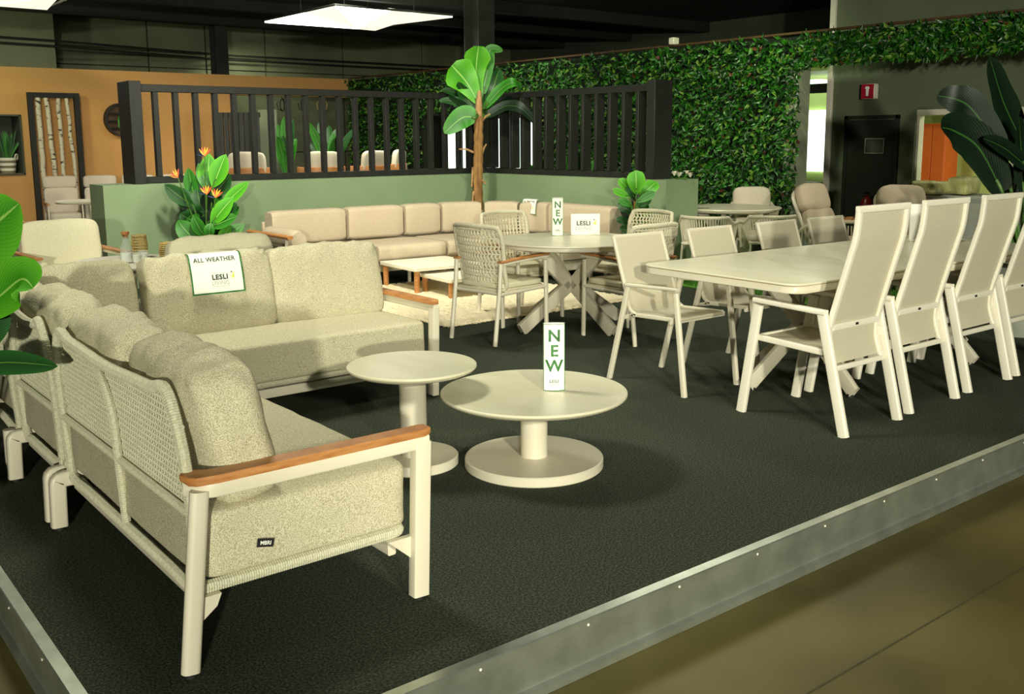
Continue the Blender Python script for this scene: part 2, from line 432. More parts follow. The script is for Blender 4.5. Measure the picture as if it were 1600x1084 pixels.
def text_mb(s, size, bold=0.0, spacing=1.0):
    c = bpy.data.curves.new('text', 'FONT'); c.body = s; c.size = size; c.offset = bold; c.align_x = 'CENTER'; c.align_y = 'CENTER'; c.space_character = spacing
    c.resolution_u = 3
    o = bpy.data.objects.new('text', c); COL.objects.link(o)
    dg = bpy.context.evaluated_depsgraph_get(); me = o.evaluated_get(dg).to_mesh()
    mb = MB(); mb.v = [v.co.copy() for v in me.vertices]; mb.f = [tuple(p.vertices) for p in me.polygons]
    o.evaluated_get(dg).to_mesh_clear(); bpy.data.objects.remove(o); bpy.data.curves.remove(c)
    return mb
def mapv(mb, fn):
    mb.v = [Vector(fn(p)) for p in mb.v]; return mb
def logo(parent, fn, scale):          # LESLI over LIVING between two rules, lime figure on the right; fn maps (x, y) to 3-D
    def put(mb, name, ma, sx=0, sy=0):
        mapv(mb, lambda p: fn((p.x+sx)*scale, (p.y+sy)*scale)); o = mb.build(name, ma, parent, smooth=False); return o
    put(text_mb('LESLI', .30, .012, 1.12), 'lettering', 'print_dark', 0, .13)
    put(text_mb('LIVING', .25, -.002, 1.05), 'lettering', 'print_grey', 0, -.13)
    for yy in (.29, -.27):
        mb = MB(); mb.add([(-.42, yy, 0), (.42, yy, 0), (.42, yy+.012, 0), (-.42, yy+.012, 0)], [(0, 1, 2, 3)]); put(mb, 'rule', 'print_grey')
    mb = MB()
    mb.add([(.50, .12, 0), (.56, .16, 0), (.62, .30, 0), (.68, .34, 0), (.64, .22, 0), (.66, .04, 0), (.60, .10, 0), (.53, .02, 0), (.55, .12, 0), (.47, .22, 0)], [tuple(range(10))])
    put(mb, 'figure', 'print_lime')
    mb = MB(); mb.add([(.545+.035*math.cos(a*PI/4), .325+.035*math.sin(a*PI/4), 0) for a in range(8)], [tuple(range(8))]); put(mb, 'figure_head', 'print_dark')

def leaf_mb(path, width, fold=.25, shape='banana', n=None, wave=.0, seed=0, upref=None):
    """blade along a 3-D path, own width profile, gently folded along the midrib"""
    P = [Vector(p) for p in path]; n = len(P); mb = MB(); R = random.Random(seed)
    for i, p in enumerate(P):
        t = i/(n-1)
        if shape == 'banana': wd = math.sin(PI*min(1, t*.94+.06))**.55*(1-.25*t)
        elif shape == 'cut': wd = min(1, .12+t*1.15)*(1 if t < .8 else 1-.9*(t-.8)/.2*.7)
        elif shape == 'fig': wd = (math.sin(PI*min(1, .04+t*.94))**.6)*(.55+.6*t)
        else: wd = math.sin(PI*min(.999, .03+t*.96))**.8
        if i == n-1 and shape != 'cut': wd = .04
        tt = (P[min(i+1, n-1)]-P[max(i-1, 0)]).normalized()
        ur = upref or Vector((0, 0, 1))
        sd = tt.cross(ur)
        if sd.length < 1e-3: sd = tt.cross(Vector((1, 0, 0)))
        sd.normalize(); nn = sd.cross(tt)
        wv = wave*math.sin(t*17+seed)*width
        for u in (-1, -.5, 0, .5, 1):
            q = p + sd*(u*wd*width/2) + nn*(abs(u)*fold*wd*width/2 + (wv*abs(u) if u > 0 else -wv*abs(u)))
            mb.uv[len(mb.v)] = (.5+u*.5, t); mb.v.append(q)
    for i in range(n-1):
        for a in range(4):
            mb.f.append((i*5+a, i*5+a+1, (i+1)*5+a+1, (i+1)*5+a))
    return mb
def arc(p0, p1, sag, n=9, side=None):
    p0 = Vector(p0); p1 = Vector(p1); out = []
    for i in range(n):
        t = i/(n-1); q = p0.lerp(p1, t); q.z += sag*4*t*(1-t)
        if side is not None: q += Vector(side)*4*t*(1-t)
        out.append(q)
    return out

# ================================================================== THE SETTING
FZ = -0.19
struct('floor', MB().box((9, 8, FZ-.05), (44, 44, .1), 0), 'concrete', 'olive brown polished concrete showroom floor')
PX, PY = .64, 2.165
pl = MB().prism([(PX, PY), (9.9, PY), (9.9, 10.7), (PX, 10.7)], FZ, 0)
struct('floor_platform', pl, 'carpet', 'raised display platform covered in dark grey needle felt carpet')
# aluminium edging: flange, lip, skirt and foot, swept along the two open edges
prof = [(0, 0), (.038, 0), (.042, -.004), (.042, -.032), (.036, -.036), (.030, -.155), (.044, -.165), (.044, -.19), (0, -.19)]
def edging(name, label, p0, p1, out):
    mb = MB(); p0, p1, out = Vector(p0), Vector(p1), Vector(out); k = len(prof)
    m0 = (p0-p1).normalized()
    ring = lambda p, mit: [p+out*a+mit*a+Vector((0, 0, b+.001)) for a, b in prof]
    mb.add(ring(p0, m0)+ring(p1, Vector()), [(a, (a+1) % k, k+(a+1) % k, k+a) for a in range(k)]+[tuple(range(k-1, -1, -1)), tuple(range(k, 2*k))])
    o = struct(name, mb, 'aluminium', label, smooth=False); return o
t1 = edging('trim_1', 'aluminium kick edge along the right hand front of the carpet platform', (PX, PY, 0), (9.9, PY, 0), (0, -1, 0))
t2 = edging('trim_2', 'aluminium kick edge along the left side of the carpet platform', (PX, PY, 0), (PX, 10.7, 0), (-1, 0, 0))
scr = MB().lathe([(.0045, 0), (.0045, .0012), (.003, .0022), (0, .0022)], n=8)
sc0 = None
for i in range(16):
    M1 = (PX+.5+i*.42, PY-.0425, -.020)
    if sc0 is None:
        sc0 = scr.build('screw', 'white_metal', t1, loc=M1, rot=(PI/2, 0, 0))
    else:
        c = sc0.copy(); COL.objects.link(c); c.location = M1
for i in range(8):
    c = sc0.copy(); COL.objects.link(c); c.parent = t2; c.location = (PX-.0425, PY+.4+i*.42, -.020); c.rotation_euler = (0, -PI/2, 0)

struct('trim_6', MB().box((5.2, 1.62, FZ+.0005), (9.5, .006, .0016), 0), 'joint', 'dark joint line in the concrete hall floor', smooth=False)
# low sage wall, L shaped
HW = 1.05
struct('wall_low', MB().prism([(2.96, 10.2), (7.66, 10.2), (7.66, 7.08), (8.16, 7.08), (8.16, 10.65), (2.96, 10.65)], 0, HW), 'sage_paint', 'low sage green partition wall bending round the sofa corner', smooth=False)

# orange back wall with niche and opening
OY = 19.6
mb = MB()
def wb(x0, x1, z0, z1, y0=OY, y1=OY+.25): mb.box(((x0+x1)/2, (y0+y1)/2, (z0+z1)/2), (x1-x0, y1-y0, z1-z0), 0)
wb(-6, 2.9, FZ, 2.79); wb(2.9, 4.36, FZ, .92); wb(2.9, 4.36, 1.93, 2.79); wb(4.36, 8.42, FZ, 2.79); wb(8.42, 11.0, 2.40, 2.79)
struct('wall_back', mb, 'orange_wall', 'ochre orange textured back partition wall', smooth=False)
mb = MB()
for b in (((3.63, OY+.62, 1.42), (1.5, .04, 1.05)), ((4.345, OY+.3, 1.425), (.03, .66, 1.05)), ((2.915, OY+.3, 1.425), (.03, .66, 1.05)), ((3.63, OY+.3, .905), (1.46, .66, .03)), ((3.63, OY+.3, 1.945), (1.46, .66, .03))):
    mb.box(b[0], b[1], 0)
struct('trim_3', mb, 'dark_paint', 'dark grey lining of the wall niche holding a potted plant', smooth=False)

# concrete upper wall behind, one piece for each panel
wbk = struct('wall_upper', MB().box((8, 22.2, 2.0), (44, .1, 4.6), 0), 'dark_paint', 'dark hall end wall above the ochre partition', smooth=False)
js = [ony(p, 80, 22.0).x for p in (-160, 76, 232, 322, 415, 536, 660, 800)]
for a, b in zip(js, js[1:]):
    for z0, z1 in ((-.19, 1.2), (1.2, 3.05), (3.05, 4.2)):
        MB().box(((a+b)/2, 22.08, (z0+z1)/2), (b-a-.03, .12, z1-z0-.02), .006).build('panel', 'grey_panel', wbk)
bx = ony(76, 60, 21.0).x
struct('wall_bump', MB().box((bx-3, 21.0, 3.2), (6, .8, 2.2), 0), 'grey_panel', 'paler boxed wall section at top left above the ochre partition', smooth=False)
struct('ceiling', MB().box((9, 9, 4.05), (44, 44, .1), 0), 'ceiling_dark', 'black painted hall ceiling', smooth=False)
mb = MB()
for yy in (15.0, 17.4, 19.8): mb.box((8, yy, 3.9), (40, .16, .24), .01)
struct('trim_4', mb, 'ceiling_dark', 'black ceiling beams over the hall')
def steel_col(x, y, sx, sy, z0, label):
    t = thing('steel_column', label, 'column', (x, y, z0))
    for s in (-1, 1): MB().box((0, s*(sy/2-.012), (4-z0)/2), (sx, .024, 4-z0), .003).build('flange', 'steel_dark', t)
    MB().box((0, 0, (4-z0)/2), (.03, sy-.05, 4-z0), .003).build('web', 'steel_dark', t)
    MB().box((0, 0, .01), (sx+.1, sy+.1, .02), .003).build('base_plate', 'steel_dark', t)
steel_col(8.4, 20.3, .27, .3, FZ, 'dark steel column rising behind the ochre wall left of the star lamp')
steel_col(10.35, 13.9, .34, .42, FZ, 'dark steel column behind the banana tree crown')
# conduit pipes under the ceiling
for k, zz in enumerate((3.26, 3.36)):
    a = ony(-40, 30, 20.5); b = ony(76, 38, 20.5); c = ony(360, 56, 21.8); d = ony(720, 84, 21.8)
    o = MB().tube([(a.x, 20.5, zz+.02), (b.x, 20.5, zz), (c.x, 21.8, zz), (d.x, 21.8, zz-.02)], .022, 8).build('conduit_pipe', 'steel_dark')
    tag(o, ['lower grey conduit pipe running along the wall top under the dark ceiling', 'upper grey conduit pipe running along the wall top under the dark ceiling'][k], 'pipe')

# ------------------------------------------------------------------ leafy wall
LX = 11.0
mb = MB()
def wl(y0, y1, z0, z1): mb.box((LX+.12, (y0+y1)/2, (z0+z1)/2), (.2, y1-y0, z1-z0), 0)
wl(8.12, 12.9, FZ, 2.76); wl(12.9, 16.7, 1.95, 2.76); wl(16.7, OY, FZ, 2.76); wl(2.4, 8.12, 2.40, 2.76)
hedge = struct('wall_right', mb, 'hedge_dark', 'partition wall covered in green artificial ivy leaves with a leafy header over the passage', smooth=False)
def hleaf(mb, c, L, wd, a, tilt, roll):
    d = Vector((-math.sin(tilt), math.cos(tilt)*math.cos(a), math.cos(tilt)*math.sin(a)))
    s0 = d.cross(Vector((-1, 0, 0))).normalized(); n0 = s0.cross(d)
    s = s0*math.cos(roll)+n0*math.sin(roll); n1 = s.cross(d)
    b = len(mb.v)
    pts = [(0, 0, 0, .5), (.35, -.5, .10, 0), (.42, 0, .0, .5), (.35, .5, .10, 1), (1, 0, -.12, .5)]
    for t, u, h, uu in pts:
        mb.uv[len(mb.v)] = (uu, t); mb.v.append(c + d*L*t + s*wd*u + n1*(h*L))
    mb.f += [(b, b+1, b+2), (b, b+2, b+3), (b+1, b+4, b+2), (b+2, b+4, b+3)]
R = random.Random(3)
groups = {'hedge_a': MB(), 'hedge_b': MB(), 'hedge_c': MB(), 'hedge_red': MB()}
ind = []
def rleaf(y, z):
    u = R.random(); g = 'hedge_a' if u < .42 else 'hedge_b' if u < .87 else 'hedge_c' if u < .986 else 'hedge_red'
    return g, (Vector((LX+.02-R.random()*.12, y, z)), R.uniform(.075, .115), R.uniform(.034, .052), R.uniform(-.9, PI+.9) if R.random() < .5 else R.uniform(-PI, 0), R.uniform(.15, 1.0), R.uniform(-.8, .8))
def fill(y0, y1, z0, z1, n):
    for _ in range(n):
        ind.append((R.uniform(y0, y1), R.uniform(z0, z1)))
fill(7.85, 11, .1, 2.75, 7600); fill(11, 15, 1.0, 2.75, 5000); fill(15, 19.5, 1.0, 2.75, 3600); fill(11, 12.9, .6, 1.0, 400); fill(3.0, 7.85, 2.38, 2.75, 4200)
ind = [p for p in ind if not (12.92 < p[0] < 16.68 and p[1] < 1.97)]
near = sorted(ind, key=lambda p: -1/((p[0]**2+LX**2)))
near.sort(key=lambda p: p[0]**2)
single = []
seen = 0
for p in near:
    g, a = rleaf(*p)
    if 4.4 < p[0] and len(single) < 300 and R.random() < .16:
        mb = MB(); hleaf(mb, *a); mb.v = [v-a[0] for v in mb.v]; o = mb.build('leaf', g, hedge, smooth=False, loc=a[0]); single.append(o)
    else: hleaf(groups[g], *a)
for g, mb in groups.items():
    o = mb.build('ivy_leaves', g, hedge, smooth=False); o['kind'] = 'stuff'
MB().box((LX, 6.0+5, 2.80), (.05, 17, .03), .004).build('top_batten', 'walnut', hedge)
o = MB().box((LX-.02, 10.05, 2.86), (.12, .1, .1), .01).build('sensor_box', 'white_metal'); tag(o, 'small white sensor box on top of the ivy wall', 'sensor')

# ------------------------------------------------------------------ rooms beyond the ivy wall
mb = MB()
DX = 12.3
def wd(y0, y1, z0, z1): mb.box((DX+.1, (y0+y1)/2, (z0+z1)/2), (.2, y1-y0, z1-z0), 0)
wd(7.0, 8.25, FZ, 4.0); wd(2.0, 7.0, 1.83, 4.0); wd(2.0, 4.4, FZ, 1.83); wd(4.4, 7.0, FZ, .25)
wr = struct('wall_passage', mb, 'grey_paint', 'grey passage wall with a black door and a wide interior window', smooth=False)
struct('wall_end', MB().box((11.16, 8.03, 1.1), (.26, .20, 2.58), 0), 'pier_paint', 'grey end pier of the ivy wall beside the lit passage', smooth=False)
struct('trim_5', MB().box((DX+.08, 8.295, 1.9), (.24, .08, 4.2), .004), 'white_metal', 'pale jamb strip at the corner of the grey passage wall')
struct('wall_far', MB().box((17.5, 12, 1.9), (.1, 20, 4.2), 0), 'dark_paint', 'dark far hall wall beyond the ivy partition', smooth=False)
struct('wall_lit', MB().box((15.4, 10.4, 1.0), (.1, 4.0, 2.5), 0), 'lime_wall', 'pale green wall of the bright passage room', smooth=False)
wn = onx(1277, 215, 15.3)
w1 = struct('window_1', MB().box((15.3, wn.y+.05, (onx(1277, 172, 15.3).z+onx(1277, 268, 15.3).z)/2), (.04, .8, onx(1277, 172, 15.3).z-onx(1277, 268, 15.3).z), .004), 'lit_window', 'bright frosted window at the end of the narrow passage')
o = MB().box((15.0, wn.y+.2, onx(1277, 127, 15).z-.005), (.5, 1.2, .04), .004).build('strip_light', 'lit_window'); tag(o, 'bright ceiling strip light in the narrow passage beside the ivy wall', 'light')
struct('ceiling_passage', MB().box((14.2, 10.6, onx(1277, 127, 15).z+.05), (2.6, 4.0, .06), 0), 'lime_wall', 'pale ceiling of the bright passage room', smooth=False)
lamp('passage_lamp', 'POINT', (14.3, 9.7, 1.9), 18, (.85, 1, .8), shadow_soft_size=.2)
o = MB().box((15.05, onx(1269, 285, 15.05).y, .55), (.4, .35, .9), .01)
o = o.build('printer_stand', 'steel_dark'); o.location.z = -.0; tag(o, 'dark cabinet at the foot of the bright passage window', 'cabinet')
o.location.z = FZ-.1
# bright windows seen through the slats in the ivy wall opening
mb = MB().box((13.2, 17.6, 1.0), (.1, 5.4, 2.5), 0)
struct('wall_behind', mb, 'dark_paint', 'dark wall behind the opening in the ivy partition', smooth=False)
w2 = struct('window_2', MB().box((13.12, 17.2, 1.1), (.05, 3.6, 1.62), .004), 'lit_window', 'row of bright window panes seen through the black slats')
for i in range(7): MB().box((13.08, 15.45+i*.58, 1.1), (.08, .22, 1.66), .004).build('mullion', 'black_wood', w2)
# door, sign, plaque
d1 = struct('door_1', MB().box((DX-.015, 7.62, .76), (.05, .70, 1.9), .004), 'door_black', 'black flush door in the grey passage wall')
for y_, sy in ((8.00, .05), (7.24, .05)): MB().box((DX-.01, y_, .79), (.07, sy, 1.96), .004).build('door_frame', 'door_black', d1)
MB().box((DX-.01, 7.62, 1.745), (.07, .81, .05), .004).build('door_frame', 'door_black', d1)
MB().box((DX-.06, 7.30, .85), (.05, .12, .025), .006).build('handle', 'steel_dark', d1)
p = onx(1367, 228, DX-.04)
t = thing('door_plaque', 'small framed notice plaque on the black passage door', 'plaque', (DX-.05, p.y, p.z))
MB().box((0, 0, 0), (.012, .27, .19), .003).build('plate', 'dark_paint', t)
for yy, zz, sy, sz in ((0, .098, .28, .012), (0, -.098, .28, .012), (.14, 0, .012, .2), (-.14, 0, .012, .2)): MB().box((-.004, yy, zz), (.014, sy, sz), .002).build('frame', 'pot_grey', t)
p = onx(1360, 143, DX-.05)
t = thing('safety_sign', 'red projecting safety sign with white symbol above the black door', 'sign', (DX-.07, p.y, p.z))
MB().box((0, 0, 0), (.10, .20, .20), .006).build('box', 'white_metal', t)
MB().box((-.052, 0, 0), (.006, .185, .19), .002).build('face', 'red_sign', t)
mb = MB(); mb.add([(-.056, y, z) for y, z in ((.018, -.06), (-.018, -.06), (-.022, .03), (-.035, .045), (-.02, .065), (.02, .068), (.04, .045), (.02, .03))], [tuple(range(8))]); mb.build('symbol', 'paper', t, smooth=False)
# fire extinguisher
p = onx(1356, 300, DX-.14)
t = thing('fire_extinguisher', 'dark red fire extinguisher standing by the black door', 'fire extinguisher', (DX-.16, p.y, .18))
MB().lathe([(0, 0), (.075, 0), (.08, .02), (.08, .40), (.06, .47), (.025, .50), (.025, .53), (0, .53)], n=20).build('tank', 'red_tank', t)
MB().lathe([(.081, .14), (.081, .30)], n=20).build('label_band', 'cushion_beige', t)
MB().box((-.02, 0, .555), (.14, .03, .03), .008).build('handle', 'rubber', t)
MB().tube(smooth_path([(0, .02, .53), (-.06, .10, .46), (-.05, .10, .2)], 6), .012, 6).build('hose', 'rubber', t)
MB().box((.06, 0, -.185), (.18, .2, .37), .01).build('stand', 'rubber', t)
# interior window
w3 = struct('window_3', MB().box((DX+.1, 5.7, 1.80), (.14, 2.70, .09), .004), 'white_metal', 'wide interior window with pale frame behind the shade-darkened banana plant')
for yy in (7.0, 5.72, 4.42): MB().box((DX+.1, yy, .95), (.12, .07, 1.72), .004).build('window_frame', 'white_metal', w3)
MB().box((DX+.1, 5.7, .24), (.30, 2.7, .06), .004).build('window_sill', 'white_metal', w3)
struct('wall_office', MB().box((15.2, 5.4, 1.0), (.1, 6.0, 2.6), 0).box((13.85, 8.37, 1.0), (2.6, .06, 2.6), 0).box((13.8, 2.4, 1.0), (2.8, .1, 2.6), 0).box((13.8, 5.4, 2.35), (2.8, 6.0, .06), 0), 'lime_wall', 'lime green walls of the office seen through the window', smooth=False)
lamp('office_lamp', 'AREA', (13.7, 5.6, 2.25), 55, (.95, 1, .72), (13.7, 5.6, 0), size=1.2)
p0, p1 = onx(1430, 240, 14.6), onx(1471, 240, 14.6)
t = thing('office_cabinet', 'tall orange two door cabinet in the office behind the window', 'cabinet', (14.75, (p0.y+p1.y)/2, FZ))
cw = p0.y-p1.y; ch = onx(1450, 193, 14.7).z-FZ
MB().box((.15, 0, ch/2), (.4, cw, ch), .004).build('body', 'cabinet_orange', t)
for s in (-1, 1):
    d = MB().box((-.06, s*cw/4, ch/2), (.02, cw/2-.012, ch-.06), .003).build('door', 'cabinet_orange', t)
    MB().box((-.075, s*.03, ch/2), (.015, .012, .14), .003).build('handle', 'steel_dark', d)
p = onx(1481, 228, 15.1)
t = thing('wall_poster', 'pale blue and white poster on the lime office wall', 'poster', (15.12, p.y, p.z)); MB().box((0, 0, 0), (.015, .22, .30), .002).build('sheet', 'print_blue', t); MB().box((-.006, 0, -.13), (.012, .2, .03), .002).build('caption_strip', 'blue_petal', t)

# ------------------------------------------------------------------ black slat screens on the low wall
FT = ony(560, 140.5, 10.32).z
t = thing('slat_screen', 'black vertical slat screen on the left part of the sage wall', 'screen', (3.28, 10.4, HW))
x0 = 3.28
MB().box(((7.8-x0)/2+.05, 0, FT-HW-.04), (7.8-x0-.1, .09, .075), .004).build('top_rail', 'black_wood', t)
MB().box(((7.8-x0)/2+.05, 0, .035), (7.8-x0-.1, .09, .065), .004).build('bottom_rail', 'black_wood', t)
MB().box((.06, 0, (FT-HW)/2+.01), (.12, .36, FT-HW+.02), .004).build('post', 'black_wood', t)
sl = MB().box((0, 0, (FT-HW)/2), (.052, .07, FT-HW-.14), .003); s0 = None
for i in range(20):
    xx = 3.59-x0+i*.2115
    if s0 is None: s0 = sl.build('slat', 'black_wood', t, loc=(xx, 0, 0))
    else: c = s0.copy(); COL.objects.link(c); c.location = (xx, 0, 0)
t = thing('slat_screen', 'black louvred slat screen on the right part of the sage wall behind the banana tree', 'screen', (7.84, 7.3, HW))
MB().box((0, 1.57, FT-HW-.04), (.09, 2.95, .075), .004).build('top_rail', 'black_wood', t)
MB().box((0, 1.57, .035), (.09, 2.95, .065), .004).build('bottom_rail', 'black_wood', t)
MB().box((0.0, .06, (FT-HW)/2+.015), (.27, .12, FT-HW+.03), .004).build('post', 'black_wood', t)
sl = MB().box((0, 0, (FT-HW)/2), (.125, .045, FT-HW-.14), .003); s0 = None
for i in range(13):
    yy = .33+i*.2175
    if s0 is None: s0 = sl.build('slat', 'black_wood', t, loc=(0, yy, 0))
    else: c = s0.copy(); COL.objects.link(c); c.location = (0, yy, 0)

# ------------------------------------------------------------------ star shaped ceiling lamps
def star_lamp(label, cx, cy, z, hx, hy):
    t = thing('star_lamp', label, 'lamp', (cx, cy, z))
    cs = [(-hx, hy), (-hx, -hy), (hx, -hy), (hx, hy)]
    for i in range(4):
        a, b = cs[i], cs[(i+1) % 4]; mid = ((a[0]+b[0])/2*.88, (a[1]+b[1])/2*.88)
        for q, r_ in ((a, mid), (mid, b)):
            mb = MB(); c0 = (0, 0, -.16); mm = (mid[0]*.55, mid[1]*.55, .02)
            corner = a if q == a else b
            mb.add([(corner[0], corner[1], 0), (mid[0], mid[1], .05), (0, 0, -.14), (corner[0], corner[1], .03), (mid[0], mid[1], .08), (0, 0, -.10)], [(0, 1, 2), (5, 4, 3), (0, 3, 4, 1), (1, 4, 5, 2), (2, 5, 3, 0)])
            mb.build('diffuser_facet', 'lamp_panel' if q == a else 'lamp_panel_shaded', t, smooth=False)  # every other facet glows dimmer: facet shading put into the emission
    fr = MB(); fr.tube([Vector((c[0]*1.0, c[1]*1.0, .04)) for c in cs], .018, 6, closed=True); fr.build('frame', 'steel_dark', t)
    for c in cs: MB().tube([(c[0]*.6, c[1]*.6, .06), (c[0]*.6, c[1]*.6, 4.0-z)], .004, 5).build('hanging_wire', 'steel_dark', t)
    l = lamp('star_lamp_light', 'AREA', (0, 0, -.2), 55, (1, .96, .84), None, size=1.6); l.parent = t
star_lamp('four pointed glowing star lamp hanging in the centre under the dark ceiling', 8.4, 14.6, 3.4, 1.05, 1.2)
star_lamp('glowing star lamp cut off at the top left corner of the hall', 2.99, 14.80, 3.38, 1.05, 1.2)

# ================================================================== FRONT SECTIONAL SOFA
def rope_net(mb, ytop, x0, x1, z0, ysurf, step=.0215, r=.0029):
    """diagonal cords both ways plus level cords, inside x0..x1, z0..ztop(x)"""
    def run(pts):
        seg = []
        for p in pts:
            ok = x0 <= p[0] <= x1 and z0 <= p[1] <= ytop(p[0])
            if ok: seg.append(Vector((p[0], ysurf(p[0], p[1]), p[1])))
            if (not ok or p is pts[-1]) and len(seg) > 1: mb.tube(resample(seg, .05), r, 4); seg = []
            elif not ok: seg = []
    H = .62; n = int((x1-x0+H)/step)
    for sgn in (1, -1):
        for i in range(n+1):
            s0_ = x0-(H if sgn > 0 else 0)+i*step
            run([(s0_+sgn*.55*t*H/30 if False else s0_+(t/40)*H*.55*sgn+(0 if sgn > 0 else H*.0), z0+t/40*H) for t in range(41)])
    z = z0+.012
    while z < .80:
        run([(x0+(x1-x0)*t/30, z) for t in range(31)]); z += .0195
def sofa_module(name, label, W, arms, cush, loc, rz, cz=.645, ch=.46, ce=8, cp=.14, ct=.205, back=True, panels=2, joint=(False, False), side_frame=False):
    """local x along the width, back at y=0, seat front at y=.78"""
    t = thing(name, label, 'sofa', loc, rz, 'modules of the cream rope back sectional sofa')
    YB = .045
    # seat frame: rope wound front/back/side rails on a metal rail
    fr = MB()
    ropetube(fr, fillet([(.025, .06, .230), (.025, .735, .230), (W-.025, .735, .230), (W-.025, .06, .230)], .05), .020)
    fr.build('seat_rope_rail', 'rope', t)
    mb = MB(); mb.bar([(.04, .70, .172), (W-.04, .70, .172)], .03, .05); mb.bar([(.04, .09, .172), (W-.04, .09, .172)], .03, .05)
    for xx in (W*.3, W*.7): mb.bar([(xx, .1, .175), (xx, .68, .175)], .03, .05)
    mb.build('seat_frame', 'sand_metal', t)
    # back frame wound with rope
    def ztop(x):
        u = x/W; return .757+.022*abs(math.cos(PI*u))**1.5
    def ysurf(x, z): return YB+.02-.05*max(0, (z-.45))/.35*.5
    xa, xb = .05, W-.05
    def yb(z): return .07-.03*max(0, min(1, (z-.2)/.55))
    pts = [(xa+.02, yb(.21), .205), (xa, yb(.3), .30), (xa-.005, yb(.55), .55), (xa+.03, yb(.7), .70), (xa+.10, yb(.77), ztop(xa+.1)+.012)]
    k = 9
    for i in range(1, k): pts.append((xa+.10+(xb-xa-.20)*i/k, yb(.77), ztop(xa+.1+(xb-xa-.2)*i/k)))
    pts += [(xb-.10, yb(.77), ztop(xb-.1)+.012), (xb-.03, yb(.7), .70), (xb+.005, yb(.55), .55), (xb, yb(.3), .30), (xb-.02, yb(.21), .205)]
    k = 6
    for i in range(1, k): pts.append((xb-.02-(xb-xa-.04)*i/k, yb(.2), .205))
    bf = MB(); ropetube(bf, smooth_path(pts, 5, True), .019, closed=True); bf.build('back_frame', 'rope', t)
    mr = MB(); ropetube(mr, [Vector((xa, yb(.45), .445)), Vector((xb, yb(.45), .445))], .015); mr.build('back_rail', 'rope', t)
    for i in range(1, panels):
        xm = W*i/panels
        mr = MB(); ropetube(mr, smooth_path([(xm, yb(.21), .21), (xm+.02, yb(.45)-.004, .45), (xm+.015, yb(.6)-.004, .6), (xm-.04, yb(.7)-.004, .69), (xm-.15, yb(.77), ztop(xm-.15)-.005)], 6), .016); mr.build('back_post', 'rope', t)
    net = MB(); rope_net(net, lambda x: ztop(x)-.004 if xa+.08 < x < xb-.08 else .70, xa+.01, xb-.01, .45, lambda x, z: yb(z)+.012)
    nt_ = net.build('rope_weave', 'rope', t); nt_['kind'] = 'stuff'
    # cushions
    seat = cushion('seat_cushion', (W-.025, .70, .225), 'fabric', t, (W/2, .415, .347), n=26, e=16, puff=.05, seed=W*7, wr=.005)
    x = .02; tot = sum(cush); 
    for i, c in enumerate(cush):
        cw = (W-.04)*c/tot
        cushion('back_cushion', (cw+.012, ct, ch), 'fabric', t, (x+cw/2, .09+ct/2, cz), rot=(.20, 0, (rnd.random()-.5)*.04), n=20, e=ce, puff=cp, seed=i+W*3+loc[0], wr=.009, wtop=.026)
        x += cw
    # legs and arms
    for side, a in ((0, arms[0]), (1, arms[1])):
        xs = 0 if side == 0 else W; sg = -1 if side == 0 else 1
        if a:
            xc = xs-sg*.005+sg*.02
            ar = thing_part = bpy.data.objects.new('arm', None); COL.objects.link(ar); ar.parent = t
            lg = MB(); lg.bar([(xc, .005, .012), (xc, .06, .53)], .036, .054, ref=Vector((0, 1, 0)), b=.016); lg.build('rear_leg', 'sand_metal', ar)
            lg = MB(); lg.bar([(xc, .765, .012), (xc, .785, .53)], .042, .058, ref=Vector((0, 1, 0)), b=.006); lg.build('front_leg', 'sand_metal', ar)
            b = MB(); b.bar(fillet([(xc-sg*.06, .05, .528), (xc, .085, .528), (xc, .45, .528), (xc, .806, .528)], .05), .038, .044, b=.006); b.build('arm_rail', 'sand_metal', ar)
            wd_ = [(xc-sg*.075-.0, .045), (xc-sg*.05, .025), (xc-.0, .028), (xc+sg*.02, .045), (xc+sg*.028, .10), (xc+sg*.028, .79), (xc+sg*.012, .815), (xc-sg*.028, .815), (xc-sg*.032, .79), (xc-sg*.032, .16), (xc-sg*.04, .09)]
            if sg < 0: wd_ = wd_[::-1]
            MB().prism(wd_, .55, .574, .004).build('teak_armrest', 'teak', ar)
            for yy in (.005, .765): MB().lathe([(.018, 0), (.018, .014)], (xc, yy, 0), 12).build('glide', 'rubber', ar)
            for poly in ([(.02, .215), (.11, .215), (.095, .18), (.035, .135)], [(.66, .215), (.78, .215), (.78, .14), (.745, .14)]):
                br = MB().prism(poly, -.010, .010); br.v = [Vector((xc-sg*.018+p.z, p.x, p.y)) for p in br.v]; br.build('bracket', 'sand_metal', ar)
        else:
            for yy, y2 in ((.01, .12), (.70, .60)):
                lg = MB(); lg.bar(fillet([(xs-sg*.04, yy, .012), (xs-sg*.04, yy+.005, .198), (xs-sg*.04, y2, .198)], .014, 3), .046, .060, ref=Vector((0, 1, 0)), b=.012, fixed=False); lg.build('leg', 'sand_metal', t)
                MB().lathe([(.018, 0), (.018, .014)], (xs-sg*.045, yy, 0), 12).build('glide', 'rubber', t)
    return t
s1 = sofa_module('sofa_module', 'long cream sofa module in the foreground with teak armrest at its near end', 1.40, (False, True), (.70, .70), (.885, 3.995, 0), -PI/2, cz=.642, ch=.45, ce=5.0, cp=.2, ct=.245)
s2 = sofa_module('sofa_module', 'short armless cream sofa module beyond the foreground one on the left', .71, (False, False), (.7,), (.885, 4.71, 0), -PI/2, cz=.645, ch=.46, ce=5.0, cp=.2, ct=.235, panels=1)
s4 = sofa_module('sofa_module', 'cream sofa module facing us with teak armrest at right and white notice cloth', 1.44, (True, False), (.68, .68), (3.12, 5.46, 0), PI, panels=2)
